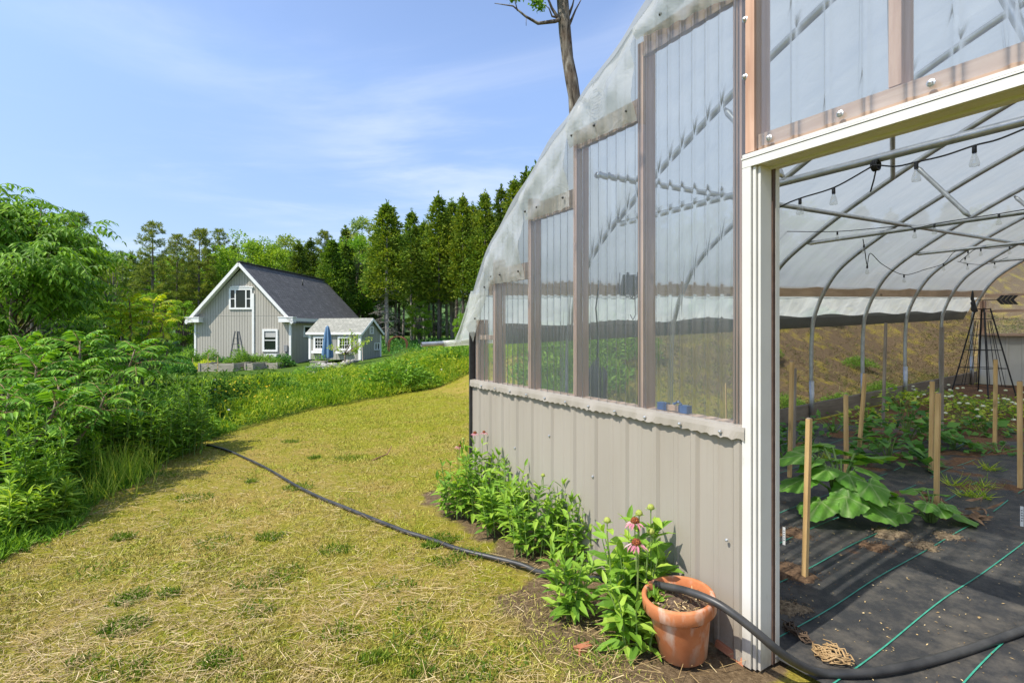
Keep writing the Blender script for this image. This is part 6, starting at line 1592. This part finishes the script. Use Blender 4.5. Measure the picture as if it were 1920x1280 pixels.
def trunk_mb(H, r, c0, seed, dead=0, bend=.15):
    g = random.Random(seed); mb = MB()
    bx_, by_ = g.uniform(-bend,bend), g.uniform(-bend,bend)
    mb.tube([(bx_*math.sin(u*3),by_*math.sin(u*2.5),H*u-(.3 if u==0 else 0)) for u in (0,.12,.3,.5,.7,.88,1)], [r*1.25,r,r*.86,r*.7,r*.48,r*.25,.02], 8)
    for k in range(dead):
        z = H*g.uniform(.10,c0+.12); a = g.random()*6.283; L = g.uniform(.6,1.7)
        d = Vector((math.cos(a),math.sin(a),0)); p0 = Vector((0,0,z)); p1 = p0+d*L*.5+Vector((0,0,.10)); p2 = p0+d*L+Vector((0,0,-.12*L))
        mb.tube([tuple(p0),tuple(p1),tuple(p2)],[.03,.018,.006],4)
        for q in range(2):
            e = p0.lerp(p2, g.uniform(.45,.8)); aa = a+g.uniform(-1,1); mb.tube([tuple(e),tuple(e+Vector((math.cos(aa)*.4,math.sin(aa)*.4,g.uniform(-.2,.15))))],[.011,.004],4)
    return mb
TR = {}
def make_tree(key, name, label, build):
    o = thing(name, label, 'tree', (0,0,-500)); build(o); TR[key] = [o, False]
def cedar_b(seed, H, c0, rb, nb, per, dead, mat, cone=.75):
    def b(o):
        P,D,L,tw = conifer_arrays(H, c0, rb, nb, per, cone, seed); leaves('crown', P, D, rdir(len(P)), L, L*.42, 'quad', mat, o)
        trunk_mb(H*.98, .16, c0, seed, dead).build('trunk', m_barkl if dead > 30 else m_bark, o, True)
    return b
def pine_b(seed, H, c0, rb, mat):
    def b(o):
        g = np.random.default_rng(seed); P=[];D=[]; mb = trunk_mb(H*.97, .17, c0, seed, 14)
        z = H*c0
        while z < H*.985:
            w = (z/H-c0)/(1-c0); nbr = int(g.integers(3,6)); a0 = g.random()*6.28
            for k in range(nbr):
                if g.random() < .14: continue
                a = a0+k*6.283/nbr+g.normal(0,.25); r = rb*(1-w)**.62*g.uniform(.55,1.1)*(1 if w > .15 else .7)+.12
                lift = .10+.45*w; e = np.array([math.cos(a)*r, math.sin(a)*r, z+lift*r])
                mb.tube([(0,0,z),(e[0]*.55,e[1]*.55,z+lift*r*.3),tuple(e)],[.045*(1.1-w),.025,.008],4)
                nt = int(3+r*3.4)
                for q in range(nt):
                    u = .35+.65*(q+g.random())/nt; c = np.array([e[0]*u,e[1]*u,z+lift*r*u*u])+g.normal(0,.10+.10*r*.3,3)*np.array([1,1,.5]); m = 17
                    d = rdir(m)+np.array([math.cos(a)*.5,math.sin(a)*.5,.75]); P.append(c+d*.05); D.append(d)
            z += H*(1-c0)/24*g.uniform(.7,1.35)
        P=np.concatenate(P);D=np.concatenate(D); leaves('crown',P,D,rdir(len(P)),rng.uniform(.22,.42,len(P)),.055,'quad',mat,o); mb.build('trunk', m_bark, o, True)
    return b
def decid_b(seed, H, c0, rx, ncl, per, mat, sparse=0):
    def b(o):
        g = np.random.default_rng(seed); P=[];D=[]; mb = trunk_mb(H*.8, .18, c0, seed, 0, .25)
        cz = H*(c0+1)/2; hz = H*(1-c0)/2
        for k in range(ncl):
            d = rdir(1)[0]; rr = g.uniform(.45,1.0)**.5; c = np.array([d[0]*rx*rr, d[1]*rx*rr, cz+d[2]*hz*rr*(1 if d[2]>0 else .85)])
            s = g.uniform(.45,.95)*rx*.34; m = int(per*g.uniform(.6,1.3)); q = rdir(m)*(g.random((m,1))**.4)*s*np.array([1,1,.75]); P.append(c+q); D.append(q/s+g.normal(0,.6,(m,3))+np.array([0,0,.1]))
            if k % 3 == 0: mb.tube([(0,0,H*(c0*.7+.2*g.random())),(c[0]*.5,c[1]*.5,c[2]*.72),tuple(c)],[.07,.04,.015],4)
        P=np.concatenate(P);D=np.concatenate(D); leaves('crown',P,D,rdir(len(P))+np.array([0,0,.5]),rng.uniform(.16,.34,len(P)),rng.uniform(.09,.17,len(P)),'quad',mat,o); mb.build('trunk', m_bark, o, True)
    return b
make_tree('ced1','cedar_tree','x', cedar_b(1,14,.36,3.3,460,24,60,m_cedar,.6))
make_tree('ced2','cedar_tree','x', cedar_b(2,14,.42,2.8,420,22,34,m_cedar,.62))
make_tree('ced3','cedar_tree','x', cedar_b(3,14,.30,3.3,480,23,26,m_cedar,.75))
make_tree('ced4','cedar_tree','x', cedar_b(4,14,.50,2.2,280,18,36,m_cedar2,.7))
make_tree('ced5','cedar_tree','x', cedar_b(5,14,.34,2.9,400,19,12,m_cedar2,.7))
make_tree('pin1','pine_tree','x', pine_b(6,14,.30,2.6,m_pine)); make_tree('pin2','pine_tree','x', pine_b(7,14,.24,2.9,m_pine)); make_tree('pin3','pine_tree','x', pine_b(8,14,.42,2.3,m_pine))
make_tree('dec1','leafy_tree','x', decid_b(9,12,.22,3.2,95,120,m_decid)); make_tree('dec2','leafy_tree','x', decid_b(10,12,.25,2.6,70,100,m_decp)); make_tree('dec3','leafy_tree','x', decid_b(12,12,.12,2.3,80,110,m_decid))
HT = dict(ced1=14,ced2=14,ced3=14,ced4=14,ced5=14,pin1=14,pin2=14,pin3=14,dec1=12,dec2=12,dec3=12)
def tree(key, px, top, Y, label, group, wide=1.0):
    p = at(px, top, Y); zt = p[2]; p[2] = float(terr(p[0],p[1]))-.1; s = (zt-p[2])/HT[key]
    src, used = TR[key]; rz_ = random.random()*6.283; sc = (s*wide,s*wide,s)
    if not used:
        src.location = p; src.rotation_euler = (0,0,rz_); src.scale = sc; src['label'] = label; src['group'] = group; TR[key][1] = True; return src
    return dup(src, p, rz_, sc, label, group)
G_CE = 'cedars on the right of the house'; G_PI = 'pines on the left of the house'; G_LT = 'leafy trees among the conifers'
for a in [
 ('ced1',727,386,46,'broad yellow green cedar with bare grey trunk right of the shed',G_CE,1.15),
 ('ced3',622,452,50,'rounded yellow green cedar behind the house roof end',G_CE,1.3),
 ('ced2',772,400,50,'slim ragged cedar right of the broad bare trunked one',G_CE,.9),
 ('ced3',822,371,49,'tall pointed cedar above the roll bar end, left of the close group',G_CE,1.0),
 ('ced2',848,381,52,'cedar just right of the tall pointed one',G_CE,.95),
 ('ced3',868,374,48,'cedar at the centre of the right hand row',G_CE,.95),
 ('ced1',796,420,53,'lower cedar filling the gap left of the tall pointed one',G_CE,1.0),
 ('ced2',886,388,52,'shorter cedar between two taller ones near the greenhouse',G_CE,.95),
 ('ced3',909,367,47,'pointed cedar left of the greenhouse roof edge',G_CE,1.0),
 ('ced5',940,358,50,'dense cedar at the greenhouse roof edge',G_CE,1.0),
 ('ced3',965,343,47,'tall cedar half behind the greenhouse roof edge',G_CE,1.05),
 ('ced5',987,326,49,'second tallest cedar rising by the greenhouse roof edge',G_CE,1.0),
 ('ced3',1004,316,46,'tallest cedar tip rising by the greenhouse roof edge',G_CE,1.0),
 ('ced5',1045,300,48,'cedar behind the greenhouse film, left of the bare trunk',G_CE,1.1),
 ('ced3',1090,292,47,'cedar behind the greenhouse film under the bare trunk',G_CE,1.1),
 ('pin3',147,398,50,'sparse open topped pine right of the walnut at the left edge',G_PI,1.0),
 ('pin1',120,410,54,'pine standing close behind the walnut crown',G_PI,1.0),
 ('pin2',288,414,46,'broad topped pine, tallest between the walnut and the house',G_PI,1.1),
 ('pin1',332,440,50,'pine directly left of the house gable',G_PI,1.0),
 ('pin3',376,428,48,'pine rising behind the left rake of the house',G_PI,1.05),
 ('pin2',352,446,54,'pine between the two left of the house gable',G_PI,.95),
 ('pin1',412,431,53,'dark pine tip above the left rake of the house',G_PI,.9),
 ('pin2',228,470,53,'pine behind the pale leafy tree',G_PI,1.0),
 ('pin3',172,440,57,'pine on the right of the open topped one',G_PI,1.0),
 ('pin2',60,420,52,'pine hidden behind the walnut crown',G_PI,1.0),
 ('dec2',212,468,46,'pale green leafy tree between two pines on the left',G_LT,1.15),
 ('dec1',457,440,52,'broad bright green leafy tree above the house ridge',G_LT,1.1),
 ('dec1',504,452,53,'bright green leafy tree right of the broad one above the ridge',G_LT,.9),
 ('dec2',543,436,60,'olive pale leafy tree above the right end of the house ridge',G_LT,1.1),
 ('dec2',690,403,60,'pale feathery leafy tree left of the broad cedar',G_LT,1.1),
 ('dec1',668,442,57,'green leafy tree between the rounded cedar and the broad cedar',G_LT,1.0),
 ('pin3',608,432,62,'thin pine tip above the house roof end',G_PI,.9),
 ('ced4',582,452,56,'dark cedar behind the house roof',G_CE,1.1),
 ('ced4',648,430,60,'dark cedar tip left of the feathery tree',G_CE,1.0),
 ('ced4',560,458,52,'low dark cedar above the house ridge end',G_CE,1.2),
 ('dec3',786,560,47,'low sunlit leafy tree glimpsed between the cedar trunks',G_LT,1.4),
 ('dec3',863,585,31,'pale flowering shrub like tree against the greenhouse film edge',G_LT,1.1),
 ('dec3',640,600,48,'leafy sapling behind the shed roof',G_LT,1.5),
 ('dec3',345,560,44,'leafy sapling left of the house wall',G_LT,1.4),
 ('dec3',265,545,40,'leafy understorey tree below the broad topped pine',G_LT,1.5),
 ('dec3',185,560,40,'leafy understorey tree near the walnut',G_LT,1.5),
]: tree(*a)
GB = 'woods behind the first row of trees'
random.seed(5)
for k in range(44):
    px = 640+k*11+random.uniform(-6,6); Y = random.uniform(54,76); 
    ridge = np.interp(px,[640,720,820,900,1000,1120],[455,425,405,395,350,330])
    tree(random.choice(['ced4','ced5','ced4','pin3']), px, ridge+random.uniform(5,40), Y, 'dark conifer in the shaded woods behind the cedar row', GB, 1.1)
for k in range(46):
    px = -80+k*16+random.uniform(-8,8); Y = random.uniform(56,84)
    ridge = np.interp(px,[-80,120,300,420,560,660],[470,455,455,452,455,455])
    tree(random.choice(['pin1','pin2','dec2','ced4','ced5','dec1']), px, ridge+random.uniform(5,45), Y, 'tree in the mixed woods behind the house and pines', 'mixed woods behind the house', 1.1)
for k in range(16):
    px = 1120+k*55; Y = random.uniform(42,60); tree(random.choice(['ced3','ced5','dec1','pin1']), px, random.uniform(330,420), Y, 'tree behind the greenhouse blurred by its film', 'trees behind the greenhouse', 1.1)
for k_, (o_, u_) in TR.items():
    if not u_:
        for c_ in list(o_.children): bpy.data.objects.remove(c_)
        bpy.data.objects.remove(o_)
# bare trunk behind the greenhouse
Y = 20.0; b = at(1078,400,Y); b[2] = float(terr(b[0],b[1]))-.1; zt = at(1050,-260,Y)[2]-b[2]
o = thing('bare_trunk_tree','tall bare trunk with a few leafy twigs rising behind the greenhouse','tree',b)
def tx(py): return (np.interp(py,[-260,0,60,120,180,225,400],[1046,1054,1060,1066,1076,1080,1084])-1078)/F*Y
def tz(py): return CH+(HY-py)/F*Y-b[2]
pys = [700,500,400,300,225,180,150,110,60,20,-20,-90,-170,-260]
rad = [.38,.32,.29,.26,.235,.23,.245,.22,.235,.23,.22,.19,.14,.07]
mb = MB(); mb.tube([(tx(q)+random.uniform(-.02,.02),random.uniform(-.03,.03),tz(q) if i else -.1) for i,q in enumerate(pys)], rad, 14)
def br(pts, r0): mb.tube([tuple(Vector(((px-1078)/F*Y, dy, tz(py)))) for px,py,dy in pts], list(np.linspace(r0,.012,len(pts))), 6)
br([(1056,34,0),(1040,46,-.2),(1008,53,-.3),(985,43,-.4),(962,24,-.4),(928,22,-.5)],.09)
br([(1062,62,0),(1048,40,-.1),(1034,22,-.2),(1022,-4,-.3),(1010,-30,-.4)],.09)
br([(1046,36,-.1),(1034,40,-.3),(1028,28,-.4),(1018,20,-.4)],.05)
br([(970,33,-.4),(965,15,-.5),(958,10,-.5)],.025); br([(986,44,-.4),(986,60,-.4)],.012)
br([(1066,28,.1),(1074,8,.1),(1080,-20,.2)],.07); br([(1068,44,.1),(1080,14,.2),(1094,-14,.3)],.06); br([(1054,4,.2),(1040,-30,.4),(1020,-70,.6)],.06)
br([(1050,-60,0),(1080,-120,.5),(1110,-160,.6)],.08); br([(1050,-90,0),(1010,-140,-.5),(980,-170,-.6)],.08)
t = NT('furrowed_bark'); v = t.coord('Object',(3,3,.6)); n_ = t.noise(v, 2.2, 8, .65, .8); n2_ = t.noise(t.coord('Object'), 1.6, 5)
c = t.ramp(n_,[(.34,(.035,.028,.022)),(.52,(.17,.145,.115)),(.72,(.34,.31,.26))]); c = t.mix(t.ramp(n2_,[(.5,0.0),(.7,.5)]), c, (.13,.085,.055))
t.set(c,.95,0,.15); t.bump(n_,1.0,.06)
mb.build('trunk', t.m, o, True)
P=[];D=[]
for px,py,s,m in [(965,2,.24,90),(985,-8,.3,110),(952,-4,.2,70),(1004,12,.22,90),(1012,22,.18,60),(1006,-12,.3,110),(1022,-16,.28,90),(1040,-30,.35,110),(1010,-60,.5,160),(1090,-30,.4,120),(1110,-120,.7,220),(1075,-130,.7,220),(980,-165,.7,220),(1045,-230,.8,260),(1000,-100,.6,200)]:
    c = np.array([(px-1078)/F*Y,-.35,tz(py)]); P.append(c+rng.normal(0,s*.5,(m,3))); D.append(rdir(m)+np.array([0,0,-.2]))
P=np.concatenate(P);D=np.concatenate(D); leaves('crown',P,D,rdir(len(P)),rng.uniform(.10,.19,len(P)),rng.uniform(.07,.12,len(P)),'quad',m_decid,o)
# far wooded hill
n = 60000; th = rng.uniform(-1.1,.5,n); rr = rng.uniform(135,340,n); X = rr*np.sin(th); Yh = rr*np.cos(th); k = (Yh > 70); X,Yh = X[k],Yh[k]; n=len(X)
z = terr(X,Yh)+8*np.abs(np.sin(X*.21)*np.sin(Yh*.19+X*.05))+rng.uniform(0,4,n)
m_hill = leafmat('hill_canopy',[(0,(.04,.085,.03)),(.5,(.075,.13,.045)),(1,(.12,.18,.06))],.2,.9)
D = rdir(n)+np.array([0,0,.3]); tag(leaves('hill_woods', np.stack([X,Yh,z],-1), D, rdir(n)+np.array([0,-.8,.6]), rng.uniform(2.2,4.5,n), rng.uniform(1.6,3.2,n), 'fold', m_hill), 'far wooded hillside above the pines on the left', 'woods', kind='stuff')
# undergrowth at the forest edge, canopy shade put into its dark leaf colour
n = 26000; X = rng.uniform(-34,6,n); Yh = rng.uniform(39,60,n); k = ~((X > -23.5)&(X < -13)&(Yh < 49)); X,Yh = X[k],Yh[k]; n=len(X)
hh = np.clip(.25+.5*vnoise(X,Yh,.5,71),.05,1.3)
tag(leaves('forest_undergrowth', np.stack([X,Yh,terr(X,Yh)+hh*rng.random(n)],-1), rdir(n)+np.array([0,0,.5]), rdir(n), rng.uniform(.12,.32,n), rng.uniform(.06,.14,n), 'quad', m_gdk), 'leafy undergrowth between the trunks at the forest edge', 'undergrowth', kind='stuff')
